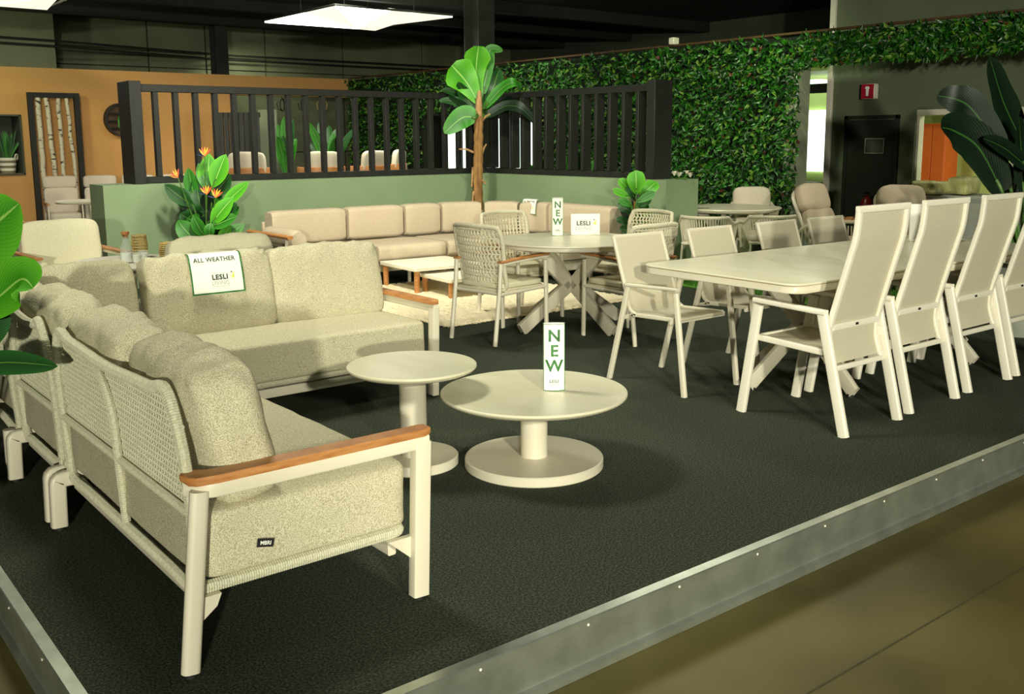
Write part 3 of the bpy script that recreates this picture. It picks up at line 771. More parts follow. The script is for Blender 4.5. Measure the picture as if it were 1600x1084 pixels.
# corner module: square seat, backs on two sides
def corner():
    t = thing('sofa_module', 'square corner module of the cream sofa at the far left', 'sofa', (.885, 5.45, 0), -PI/2, 'modules of the cream rope back sectional sofa')
    W = .73
    fr = MB(); ropetube(fr, fillet([(.03, .08, .225), (.03, .74, .225), (W-.03, .74, .225), (W-.03, .08, .225)], .05), .017); fr.build('seat_rope_rail', 'rope', t)
    mb = MB()
    for xx in (.06, W-.06): mb.bar([(xx, .1, .175), (xx, .7, .175)], .03, .05)
    mb.bar([(.05, .66, .175), (W-.05, .66, .175)], .03, .05); mb.build('seat_frame', 'sand_metal', t)
    def loop(f):
        pts = [f(.03, .205), f(.02, .4), f(.03, .68), f(.12, .775), f(W/2, .765), f(W-.12, .775), f(W-.03, .68), f(W-.02, .4), f(W-.03, .205), f(W/2, .205)]
        bf = MB(); ropetube(bf, smooth_path(pts, 6, True), .019, closed=True); bf.build('back_frame', 'rope', t)
        mr = MB(); ropetube(mr, [Vector(f(.03, .445)), Vector(f(W-.03, .445))], .015); mr.build('back_rail', 'rope', t)
        net = MB(); rope_net(net, lambda x: .76 if .1 < x < W-.1 else .70, .04, W-.04, .45, lambda x, z: 0); net.v = [Vector(f(p.x, p.z))+Vector((0, 0, 0)) for p in net.v]
        net = MB(); 
        for i in range(26):
            for sg in (1, -1):
                pts = []
                for q in range(13):
                    u = .04+i*.026+sg*q/12*.17; z = .45+q/12*.31
                    if .04 < u < W-.04: pts.append(Vector(f(u, z))+Vector((.012, .012, 0)))
                if len(pts) > 1: net.tube(pts, .0042, 4)
        for i in range(12): net.tube([Vector(f(.04, .46+i*.0235))+Vector((.012, .012, 0)), Vector(f(W-.04, .46+i*.0235))+Vector((.012, .012, 0))], .0042, 4)
        o = net.build('rope_weave', 'rope', t); o['kind'] = 'stuff'
    loop(lambda u, z: (u, .06-.03*max(0, (z-.2)/.55), z))
    loop(lambda u, z: (.03-.03*max(0, (z-.2)/.55)+.02, u+.04, z))
    cushion('seat_cushion', (W-.03, .72, .215), 'fabric', t, (W/2, .42, .345), n=16, e=9, puff=.1, seed=4, wr=.005)
    cushion('back_cushion', (.66, .2, .45), 'fabric', t, (W/2+.03, .185, .63), rot=(.2, 0, 0), n=14, e=6, puff=.2, seed=5, wr=.009, wtop=.016)
    cushion('back_cushion', (.2, .50, .46), 'fabric', t, (.165, .525, .645), rot=(0, -.2, 0), n=14, e=5.5, puff=.22, seed=6, wr=.009, wtop=.016)
    for xx, yy in ((.05, .02), (W-.05, .02), (.05, .70), (W-.05, .70)):
        lg = MB(); lg.bar([(xx, yy, .012), (xx, yy, .21)], .042, .052, ref=Vector((0, 1, 0)), b=.016); lg.build('leg', 'sand_metal', t)
        MB().lathe([(.018, 0), (.018, .014)], (xx, yy, 0), 12).build('glide', 'rubber', t)
    return t
corner()
# black woven brand tag on the near seat cushion end
p = onz(409, 839, .30)
tg = MB().box((0, 0, 0), (.052, .004, .024), .001).build('brand_tag', 'tag_black', s1)
tg.matrix_parent_inverse = Matrix.Identity(4)
tg.location = (1.40+.002, .25, .325); tg.rotation_euler = (-.12, .22, PI/2+.0)
tx = text_mb('MBRI', .016, .0003); mapv(tx, lambda p: (p.x, -.0026, p.y)); tx.build('lettering', 'paper', tg, smooth=False)
# notice cloth over the middle cushion
def notice_cloth(label, loc, rz, tilt, wdt, drop, over, words, group='notice cloths'):
    t = thing('notice_cloth', label, 'sign', loc, rz, group); t.rotation_euler = (tilt, 0, rz)
    # local: front surface y=0 facing -y, fold at z=0, falls to z=-drop, goes over the back to +y
    def f(x, s):      # s distance below the fold
        if s < 0: return (x, .03-s*1.0, .022+.0*s)
        bend = .055
        if s < bend: a = s/bend*PI/2; return (x, .03-.035*math.sin(a), .022-.03*(1-math.cos(a)))
        d = s-bend
        return (x, -.005-.010*math.sin(min(1, d/drop)*PI), -.008-d)
    def sheet(x0, x1, s0, s1, name, ma, off=0.0, n=14):
        mb = MB(); m_ = 6
        for i in range(n+1):
            for j in range(m_+1):
                p = Vector(f(x0+(x1-x0)*j/m_, s0+(s1-s0)*i/n)); p.y -= off; p.z += off*.5; mb.v.append(p)
        for i in range(n):
            for j in range(m_): a = i*(m_+1)+j; mb.f.append((a, a+1, a+m_+2, a+m_+1))
        top = list(mb.v); k = len(top); mb.v += [p+Vector((0, .0012, -.0006)) for p in top]; mb.f += [tuple(q+k for q in fc[::-1]) for fc in list(mb.f)]
        mb.build(name, ma, t)
    sheet(-wdt/2, wdt/2, -over, drop, 'cloth', 'paper')
    bw = wdt*.028
    sheet(-wdt/2, -wdt/2+bw, -over, drop, 'border', 'print_green', .0016); sheet(wdt/2-bw, wdt/2, -over, drop, 'border', 'print_green', .0016); sheet(-wdt/2, wdt/2, drop-bw, drop, 'border', 'print_green', .0016, n=3)
    if words:
        tx = text_mb('ALL WEATHER', wdt*.115, wdt*.002, 1.05); mapv(tx, lambda p: Vector(f(p.x-.005, drop*.27-p.y))+Vector((0, -.0022, .001))); tx.build('lettering', 'print_dark', t, smooth=False)
    fl = lambda x, y: Vector(f(x+wdt*.04, drop*.72-y))+Vector((0, -.0022, .001))
    logo(t, fl, wdt*.42)
    return t
notice_cloth('white ALL WEATHER notice cloth with green border over the cream sofa cushion', (2.06, 5.195, .865), 0.0, -.20, .295, .255, .10, True)

# ================================================================== ROUND COFFEE TABLES
def pedestal(name, label, loc, rt_, h, rb, rc):
    t = thing(name, label, 'table', loc, rnd.random())
    MB().lathe([(0, 0), (rb-.004, 0), (rb, .004), (rb, .040), (rb-.005, .045), (0, .045)], n=72).build('base', 'sand_metal', t)
    MB().lathe([(rc, .045), (rc, h-.03)], n=40).build('column', 'sand_metal', t)
    MB().lathe([(0, h-.03), (rt_-.03, h-.03), (rt_-.008, h-.020), (rt_-.002, h-.014), (rt_-.006, h-.0125), (0, h-.0125)], n=96).build('underframe', 'ceramic_edge', t)
    MB().lathe([(0, h-.0125), (rt_-.004, h-.0125), (rt_, h-.010), (rt_, h-.003), (rt_-.003, h), (0, h)], n=96).build('tabletop', 'ceramic_top', t)
    return t
pc = (onz(690, 611, .35)+onz(978, 611, .35))/2
pedestal('coffee_table', 'large low round coffee table with pedestal foot and NEW sign', (2.80, 3.375, 0), .425, .35, .318, .062)
pedestal('side_table', 'smaller taller round pedestal table beside the front sofa armrest', (2.385, 3.745, 0), .295, .47, .205, .062)

# ================================================================== NEW signs
def new_sign(label, loc, rz, wd_, h, small=True):
    t = thing('table_sign', label, 'sign', loc, rz, 'white NEW table signs')
    bul = wd_*.14
    def ys(x): return -bul*(1-(2*x/wd_)**2)-.002
    n = 10; xs = [-wd_/2+wd_*i/n for i in range(n+1)]
    poly = [(x, ys(x)) for x in xs]+[(x, -ys(x)) for x in xs[::-1]]
    MB().prism(poly, 0, h).build('card', 'paper', t)
    e = .0012; bw = wd_*.035
    def strip(x0, x1, z0, z1):
        mb = MB(); k = 8; 
        for i in range(k+1):
            x = x0+(x1-x0)*i/k
            mb.v += [Vector((x, ys(x)-e, z0)), Vector((x, ys(x)-e, z1))]
        mb.f = [(2*i, 2*i+2, 2*i+3, 2*i+1) for i in range(k)]; mb.build('border', 'print_green', t)
    strip(-wd_/2, wd_/2, 0, bw); strip(-wd_/2, wd_/2, h-bw*1.6, h-bw*.9); strip(-wd_/2, -wd_/2+bw*.8, 0, h); strip(wd_/2-bw*.8, wd_/2, 0, h)
    for i, ch in enumerate('NEW'):
        tx = text_mb(ch, h*.24, wd_*.018); mapv(tx, lambda p: (p.x, ys(p.x)-.0015, h*(.81-i*.222)+p.y)); tx.build('letter', 'print_green', t, smooth=False)
    tx = text_mb('LESLI', wd_*.20, wd_*.003); mapv(tx, lambda p: (p.x, ys(p.x)-.0015, h*.145+p.y)); tx.build('lettering', 'print_dark', t, smooth=False)
    tx = text_mb('LIVING', wd_*.14); mapv(tx, lambda p: (p.x, ys(p.x)-.0015, h*.095+p.y)); tx.build('lettering', 'print_grey', t, smooth=False)
    return t
face = YAW-PI/2
new_sign('tall white NEW sign standing on the low round coffee table', (2.872, 3.318, .351), face+.05, .098, .312)
new_sign('white NEW sign standing on the round dining table', (5.23, 6.0, .711), face+.1, .092, .305)
t = thing('table_sign', 'white LESLI LIVING block on the round dining table', 'sign', (5.44, 5.9, .711), face-.02)
MB().box((0, 0, .085), (.235, .045, .17), .004).build('block', 'paper', t)
logo(t, lambda x, y: Vector((x-.015, -.0245, .075+y)), .155)

# ================================================================== HIGH BACK SLING CHAIRS
def highback(label, loc, rz, group='high back chairs along the near side of the dining table'):
    t = thing('high_back_chair', label, 'chair', loc, rz, group)
    for s in (-1, 1):
        x = s*.247
        MB().bar([(x, -.325, 0), (x, -.172, .605)], .03, .056, ref=Vector((0, 1, 0)), b=.009).build('leg', 'white_metal', t)
        MB().bar([(x, .315, 0), (x, .222, .605)], .03, .056, ref=Vector((0, 1, 0)), b=.009).build('leg', 'white_metal', t)
        a = MB().bar([(x, -.192, .614), (x, .248, .630)], .040, .028, b=.008).build('armrest', 'white_metal', t)
        # S-curved side rail
        pts = smooth_path([(s*.212, -.235, .318), (s*.212, -.192, .44), (s*.212, -.195, .54), (s*.212, -.228, .67), (s*.212, -.292, .90), (s*.212, -.318, 1.0), (s*.212, -.330, 1.135)], 6)
        MB().bar(pts, .034, .028, ref=Vector((0, 1, 0)), b=.006).build('back_rail', 'white_metal', t)
        MB().bar([(s*.222, -.19, .405), (s*.222, .245, .425)], .024, .034, b=.006).build('seat_rail', 'white_metal', t)
        MB().bar([(s*.235, -.205, .47), (s*.222, -.205, .47)], .02, .05).build('pivot', 'white_metal', t)
    MB().bar([(-.228, -.331, 1.135), (.228, -.331, 1.135)], .028, .034, ref=Vector((0, 0, 1))).build('top_rail', 'white_metal', t)
    cb = MB().bar([(-.2, -.200, .535), (.2, -.200, .535)], .022, .034).build('cross_bar', 'white_metal', t)
    MB().box((0, -.213, .535), (.022, .006, .012), .001).build('badge', 'rubber', cb)
    MB().bar([(-.2, -.235, .33), (.2, -.235, .33)], .022, .028).build('cross_bar', 'white_metal', t)
    MB().bar([(-.225, .25, .42), (.225, .25, .42)], .022, .03).build('front_rail', 'white_metal', t)
    def sling(pts, name, half=.200):
        P = smooth_path(pts, 5); mb = MB()
        for off in (0, .004):
            for p in P: mb.v += [Vector((-half, p.y+off, p.z)), Vector((half, p.y+off, p.z))]
        n = len(P)
        for i in range(n-1):
            mb.f.append((2*i, 2*i+1, 2*i+3, 2*i+2)); mb.f.append((2*n+2*i+2, 2*n+2*i+3, 2*n+2*i+1, 2*n+2*i))
        mb.build(name, 'sling', t)
    sling([(0, -.198, .55), (0, -.226, .67), (0, -.290, .90), (0, -.316, 1.0), (0, -.328, 1.122)], 'back_sling')
    sling([(0, -.222, .352), (0, -.194, .44), (0, -.194, .52)], 'lower_back_sling')
    mb = MB(); mb.box((0, .03, .420), (.42, .43, .012), .004); mb.build('seat_sling', 'sling', t)
    MB().tube(smooth_path([(-.2, -.17, .385), (-.1, .0, .375), (.1, .02, .375), (.2, -.17, .385)], 5), .008, 6).build('recline_bar', 'rubber', t)
    return t
hl = ['high back white sling chair nearest the camera at the dining table', 'second high back white sling chair from the near table end', 'third high back white sling chair from the near table end', 'high back white sling chair cut off at the right picture edge']
for (x, y), l in zip(((4.5, 3.03), (5.152, 3.055), (5.83, 3.075), (6.46, 3.09)), hl): highback(l, (x, y, 0), 0)
# ================================================================== LOW BACK SLING CHAIRS
def lowback(label, loc, rz, group='low back chairs along the far side of the dining table'):
    t = thing('stacking_chair', label, 'chair', loc, rz, group)
    for s in (-1, 1):
        x = s*.235
        MB().bar([(x, -.305, 0), (x, -.150, .60)], .026, .036, ref=Vector((0, 1, 0)), b=.008).build('leg', 'sand_metal', t)
        MB().bar([(x, .315, 0), (x, .235, .60)], .026, .036, ref=Vector((0, 1, 0)), b=.008).build('leg', 'sand_metal', t)
        MB().bar([(x, -.162, .606), (x, .250, .622)], .034, .020, b=.007).build('armrest', 'sand_metal', t)
        MB().bar(smooth_path([(s*.212, -.10, .425), (s*.212, -.155, .46), (s*.212, -.19, .56), (s*.212, -.24, .70), (s*.212, -.305, .885)], 5), .022, .022, ref=Vector((0, 1, 0)), b=.006).build('back_rail', 'sand_metal', t)
        MB().bar([(s*.212, -.12, .425), (s*.212, .21, .437)], .022, .026, b=.006).build('seat_rail', 'sand_metal', t)
    MB().bar([(-.22, -.305, .885), (.22, -.305, .885)], .02, .022).build('top_rail', 'sand_metal', t)
    MB().bar([(-.235, .20, .425), (.235, .20, .425)], .02, .03).build('front_rail', 'sand_metal', t)
    MB().bar([(-.235, -.2, .40), (.235, -.2, .40)], .02, .026).build('rear_rail', 'sand_metal', t)
    P = smooth_path([(0, .212, .425), (0, .205, .443), (0, .05, .438), (0, -.09, .432), (0, -.145, .455), (0, -.185, .56), (0, -.236, .70), (0, -.30, .882)], 5); mb = MB()
    for off in (0, -.004):
        for p in P: mb.v += [Vector((-.205, p.y-off, p.z+off)), Vector((.205, p.y-off, p.z+off))]
    n = len(P)
    for i in range(n-1):
        mb.f.append((2*i, 2*i+1, 2*i+3, 2*i+2)); mb.f.append((2*n+2*i+2, 2*n+2*i+3, 2*n+2*i+1, 2*n+2*i))
    mb.build('sling_seat', 'sling', t)
    return t
ll = ['low back sling armchair at the left end of the far side of the dining table', 'second low back sling chair along the far side of the dining table', 'third low back sling chair along the far side, in front of the grey pier', 'rightmost low back sling chair, in front of the tufted lounge chair']
for (x, y), l in zip(((4.468, 4.055), (5.14, 4.05), (5.85, 4.04), (6.43, 4.03)), ll): lowback(l, (x, y, 0), PI)

# ================================================================== DINING TABLES
def crossed_base(t, c, R_, ang, z1, w_=.085, th=.035, mid=.36, topR=.32):
    for k in range(4):
        a = ang+k*PI/2; d = Vector((math.cos(a), math.sin(a), 0)); side = Vector((-math.sin(a), math.cos(a), 0))
        f0 = Vector(c)+d*R_; m0 = Vector(c)+Vector((0, 0, mid))+d*.02; tp = Vector(c)+d*topR*1.0; tp.z = z1
        lg = MB()
        P = [f0+Vector((0, 0, .012)), m0+d*.02]
        lg.bar([f0+Vector((0, 0, .03)), m0], th, w_, ref=Vector((0, 0, 1)), b=.006)
        lg.bar([m0, tp], th, w_, ref=Vector((0, 0, 1)), b=.006)
        lg.build('leg', 'sand_metal', t)
        MB().lathe([(.02, 0), (.02, .02)], f0-d*.03, 10).build('foot_pad', 'rubber', t)
t = thing('dining_table', 'long rectangular dining table with rounded corners and pale stone top', 'table', (5.62, 3.50, 0), math.radians(-1.6))
TL, TW, TH = 2.84, 1.13, .745
def rr(L_, W_, r_, k=10):
    return rrect(L_, W_, r_, k)
MB().prism(rr(TL-.006, TW-.006, .10), TH-.052, TH-.014, .004).build('apron', 'sand_metal', t)
MB().prism(rr(TL, TW, .10), TH-.011, TH, .003).build('tabletop', 'ceramic_top', t)
MB().prism(rr(TL-.02, TW-.02, .095), TH-.015, TH-.010).build('shadow_gap', 'teak_dark', t)
MB().bar([(-1.1, .18, TH-.08), (1.1, .18, TH-.08)], .04, .06).build('beam', 'sand_metal', t); MB().bar([(-1.1, -.18, TH-.08), (1.1, -.18, TH-.08)], .04, .06).build('beam', 'sand_metal', t)
crossed_base(t, (-.57, 0, 0), .42, math.radians(170), TH-.06); crossed_base(t, (.75, 0, 0), .42, math.radians(170), TH-.06)
t = thing('round_dining_table', 'round stone topped dining table with crossed legs and NEW sign', 'table', (5.12, 5.74, 0), 0)
MB().lathe([(0, .66), (.53, .66), (.548, .668), (.552, .690), (.548, .698), (0, .698)], n=80).build('apron', 'sand_metal', t)
MB().lathe([(0, .698), (.582, .698), (.586, .701), (.586, .708), (.583, .711), (0, .711)], n=80).build('tabletop', 'ceramic_top', t)
crossed_base(t, (.08, .06, 0), .50, math.radians(178), .66, .10, .045, .34, .38)

# ================================================================== WOVEN ROPE CHAIRS
def woven_chair(label, loc, rz, group='woven rope chairs around the round dining table'):
    t = thing('rope_chair', label, 'chair', loc, rz, group)
    for s in (-1, 1):
        x = s*.235
        MB().tube([(x, -.275, 0), (x, -.225, .40), (x, -.21, .60)], .017, 10).build('leg', 'sand_metal', t)
        MB().bar([(x, .275, 0), (x, .265, .585)], .028, .034, ref=Vector((0, 1, 0)), b=.012).build('leg', 'sand_metal', t)
        MB().bar(smooth_path([(x, -.215, .585), (x, 0, .60), (x, .285, .61)], 5), .030, .020, b=.008).build('arm_rail', 'sand_metal', t)
        MB().bar(smooth_path([(x, -.225, .605), (x, 0, .621), (x, .292, .631)], 5), .045, .018, b=.008).build('teak_armrest', 'teak', t)
        MB().tube([(x, -.22, .37), (x, .27, .385)], .014, 8).build('seat_rail', 'sand_metal', t)
        for yy in (-.275, .275): MB().lathe([(.016, 0), (.016, .006)], (x, yy, -.001), 8).build('glide', 'rubber', t)
    for yy in (-.22, .26): MB().tube([(-.235, yy, .375), (.235, yy, .375)], .013, 8).build('cross_rail', 'sand_metal', t)
    MB().box((0, .02, .395), (.44, .47, .02), .006).build('seat_base', 'rope_pale', t)
    cushion('seat_cushion', (.45, .48, .055), 'fabric_light', t, (0, .03, .425), n=10, e=7, puff=.2, seed=3, wr=.003)
    def bp(u, z):       # back surface, gently wrapped
        k = (z-.40)/.45; return Vector((u*(.215+.02*k), -.195-.085*k+.055*u*u*1.0, z))
    pts = [bp(-.96, .40), bp(-1.02, .55), bp(-1.05, .75), bp(-.98, .83), bp(-.85, .855), bp(0, .862), bp(.85, .855), bp(.98, .83), bp(1.05, .75), bp(1.02, .55), bp(.96, .40), bp(0, .405)]
    bf = MB(); ropetube(bf, smooth_path(pts, 5, True), .0175, closed=True, pitch=.012); bf.build('back_frame', 'rope_pale', t)
    net = MB()
    nz = 15
    for i in range(nz):
        z = .43+i*.0285
        net.tube([bp(u/5, z) for u in range(-5, 6)], .0052, 5)
    for i in range(15):
        u = -1+2*(i+.5)/15
        for dz in (0,): net.tube([bp(u+(.012 if k % 2 else -.012), .41+k*.0285)+Vector((0, (.005 if k % 2 else -.005), 0)) for k in range(16)], .0085, 5)
    o = net.build('rope_weave', 'rope_pale', t); o['kind'] = 'stuff'
    return t
woven_chair('woven rope armchair with teak arms in front left of the round table', (4.51, 5.845, 0), -PI/2+math.radians(7))
woven_chair('woven rope armchair behind the round table in front of the beige corner sofa', (5.21, 6.46, 0), PI)
woven_chair('woven rope armchair on the far right of the round table by the fiddle leaf plant', (6.02, 5.93, 0), PI/2)
woven_chair('woven rope armchair right of the round table, half hidden by a sling chair', (5.27, 5.20, 0), .0)

# ================================================================== RUG
def rug(label, x0, y0, x1, y1):
    t = thing('shag_rug', label, 'rug', (0, 0, .002)); mb = MB(); nx, ny = 90, 100; R = random.Random(5)
    for j in range(ny+1):
        for i in range(nx+1):
            x = x0+(x1-x0)*i/nx; y = y0+(y1-y0)*j/ny; e = i in (0, nx) or j in (0, ny)
            mb.v.append(Vector((x+R.uniform(-.012, .012)*(2 if e else 1), y+R.uniform(-.012, .012)*(2 if e else 1), 0 if e else .018+R.uniform(0, .016))))
    for j in range(ny):
        for i in range(nx): a = j*(nx+1)+i; mb.f.append((a, a+1, a+nx+2, a+nx+1))
    mb.build('pile', 'rug', t, ang=180)
    fr = MB()
    for k in range(420):
        s = k/420
        if k % 2: p = Vector((x0, y0+(y1-y0)*s, .012)); d = Vector((-1, R.uniform(-.5, .5), 0))
        else: p = Vector((x0+(x1-x0)*s, y0, .012)); d = Vector((R.uniform(-.5, .5), -1, 0))
        q = p+d*R.uniform(.02, .045); q.z = .004; sd = d.cross(Vector((0, 0, 1)))*.008
        fr.add([p-sd, p+sd, q+Vector((0, 0, .002)), p+Vector((0, 0, .012))], [(0, 1, 2), (1, 3, 2), (3, 0, 2)])
    o = fr.build('fringe', 'rug', t); o['kind'] = 'stuff'
rug('cream shag rug under the white nesting coffee tables', 4.42, 6.40, 6.52, 8.62)

# ================================================================== BEIGE CORNER SOFA
def swept_cushion(name, path, w_, h_, material, parent, ends=.82, r_=.06):
    P = resample(path, .04); n = len(P); sc = []
    for i in range(n):
        d = min(i, n-1-i)*.04; sc.append(ends+(1-ends)*min(1, d/.07)**.5)
    mb = MB(); mb.sweep(P, rrect(w_, h_, r_, 4), ref=Vector((0, 0, 1)), scale=sc); return mb.build(name, material, parent, ang=60)
def corner_sofa():
    t = thing('corner_sofa', 'beige curved corner sofa along the sage wall', 'sofa', (0, 0, 0))
    def lpath(x0, yA, r_, xB, y1, z):
        out = [Vector((x0+(xB-r_-x0)*i/20, yA, z)) for i in range(21)]
        out += [Vector((xB-r_+r_*math.sin(a*PI/2/12), yA-r_+r_*math.cos(a*PI/2/12), z)) for a in range(1, 13)]
        out += [Vector((xB, yA-r_+(y1-yA+r_)*i/14, z)) for i in range(1, 15)]; return resample(out, .02)
    bk = lpath(4.35, 9.52, 1.0, 7.42, 7.55, .585)
    def cut(path, a, b):
        L = [0]
        for p, q in zip(path, path[1:]): L.append(L[-1]+(q-p).length)
        return [p for p, l in zip(path, L) if a <= l <= b]
    def near_px(path, px):
        best = None; l = 0
        for p, q in zip(path, path[1:]):
            v = p-EYE; u = CX+F*v.dot(rt)/v.dot(fwd); l += (q-p).length
            if best is None or abs(u-px) < best[0]: best = (abs(u-px), l)
        return best[1]
    L = sum((q-p).length for p, q in zip(bk, bk[1:]))
    cuts = [0]+[near_px(bk, p) for p in (535, 622, 681, 752, 812, 862)]+[L]
    for a, b in zip(cuts, cuts[1:]): 
        o = swept_cushion('back_cushion', cut(bk, a+.008, b-.008), .20, .36, 'fabric_smooth', t, .9, .05); 
    st = lpath(4.22, 9.02, .62, 6.96, 7.55, .33)
    Ls = sum((q-p).length for p, q in zip(st, st[1:])); cuts = [0]+[near_px(st, p) for p in (560, 668)]+[Ls*.72, Ls]
    for a, b in zip(cuts, cuts[1:]): swept_cushion('seat_cushion', cut(st, a+.006, b-.006), .74, .17, 'fabric_smooth', t, .95, .05)
    bs = lpath(4.25, 9.08, .66, 7.02, 7.58, .19); mb = MB(); mb.bar(resample(bs, .06), .68, .10, b=.01); mb.build('base_frame', 'sand_metal', t)
    b2 = lpath(4.35, 9.64, 1.05, 7.54, 7.58, .40); mb = MB(); mb.bar(resample(b2, .06), .03, .5, b=.01); mb.build('back_shell', 'fabric_smooth', t)
    for x, y in ((4.32, 8.8), (4.32, 9.5), (5.6, 8.8), (5.6, 9.5), (6.75, 7.7), (7.4, 7.7), (6.9, 9.0)): MB().lathe([(.018, 0), (.02, .15)], (x, y, 0), 10).build('leg', 'sand_metal', t)
    # left arm: teak rail on posts, bolster
    for yy in (8.66, 9.40): MB().tube([(4.15, yy, 0), (4.15, yy, .56)], .018, 8).build('arm_post', 'sand_metal', t)
    MB().bar([(4.15, 8.58, .575), (4.15, 9.50, .575)], .06, .035, b=.014).build('teak_armrest', 'teak', t)
    swept_cushion('arm_bolster', [Vector((4.30, 8.70, .52)), Vector((4.30, 9.40, .52))], .19, .22, 'fabric_smooth', t, .8, .09)
    return t
corner_sofa()
p = onx(829, 322, 7.28)
nc = notice_cloth('small white notice cloth over the beige corner sofa backrest', (7.29, onx(829, 322, 7.3).y, .775), -PI/2, -.05, .26, .20, .05, True)

# ================================================================== NESTING COFFEE TABLES
def nest(label, fr, lf, depth, h):
    u = (lf-fr); u.z = 0; L = u.length; u.normalize(); v = Vector((u.y, -u.x, 0))
    c = fr+u*L/2+v*depth/2
    t = thing('nesting_table', label, 'table', (c.x, c.y, .022), math.atan2(u.y, u.x), 'white topped nesting coffee tables')
    h -= .022
    MB().prism(rrect(L, depth, .03, 4), h-.035, h-.012, .003).build('apron', 'sand_metal', t)
    MB().prism(rrect(L, depth, .03, 4), h-.012, h, .002).build('tabletop', 'laminate_white', t)
    for sx in (-1, 1):
        for sy in (-1, 1): MB().lathe([(.024, 0), (.028, .01), (.028, h-.035)], (sx*(L/2-.05), sy*(depth/2-.05), 0), 14).build('leg', 'teak', t)
    return t
nest('larger white nesting coffee table with round teak legs on the shag rug', onz(648, 419.5, .27), onz(648, 419.5, .27).lerp(onz(582, 406, .27), .84), .78, .27)
nest('lower white nesting coffee table tucked at the right of the larger one', onz(702, 437, .205), onz(653, 426, .205), .55, .205)

# ================================================================== PLANTS
TOCAM = -fwd.copy()
def pot(t, r_, h, ma='pot_dark'):
    MB().lathe([(0, 0), (r_*.78, 0), (r_*.8, .01), (r_, h-.02), (r_, h), (r_-.02, h), (r_-.03, h-.05)], n=28).build('pot', ma, t)
    MB().lathe([(0, h-.05), (r_-.025, h-.05)], n=20).build('soil', 'soil', t)
def px_plant(t, base, leaves, depth, stem_r=.008, shape='oval', fold=.3, jitter=.16, wave=.0, ws=1.25):
    R = random.Random(len(leaves)*7)
    for i, lf in enumerate(leaves):
        pts, wpx, ma = lf[0], lf[1], lf[2]; dd = depth+(lf[3] if len(lf) > 3 else R.uniform(-jitter, jitter)*.5)
        k = len(pts); P = [at(px, py, dd+(j/(k-1)-.3)*R.uniform(-jitter, .3*jitter)) for j, (px, py) in enumerate(pts)]
        path = smooth_path(P, 8 if k < 3 else 6) if k > 2 else arc(P[0], P[1], 0.0, 9, TOCAM*R.uniform(-.02, .05))
        nrm = (TOCAM+Vector((R.uniform(-.35, .35), R.uniform(-.35, .35), R.uniform(0, .5)))).normalized()
        wd_ = wpx*dd/F*ws
        mb = leaf_mb(path, wd_, fold, lf[4] if len(lf) > 4 else shape, seed=i, upref=nrm, wave=wave)
        o = mb.build('leaf', ma, t, ang=80)
        w0 = P[0]; b = Vector(base)+Vector((R.uniform(-.04, .04), R.uniform(-.04, .04), 0))
        mid = b.lerp(w0, .5)+Vector((0, 0, .04)); st = MB(); st.tube(smooth_path([b, mid, w0, path[2]], 5), stem_r, 6); st.build('stem', 'stem_green', o)
        inv = t.matrix_world
    return t
def rebase(t):       # children were laid out in world space: shift them under the thing's own origin
    bpy.context.view_layer.update()
    for c in t.children:
        if c.type == 'MESH' and not c.get('_local'):
            c.location = c.location-t.location
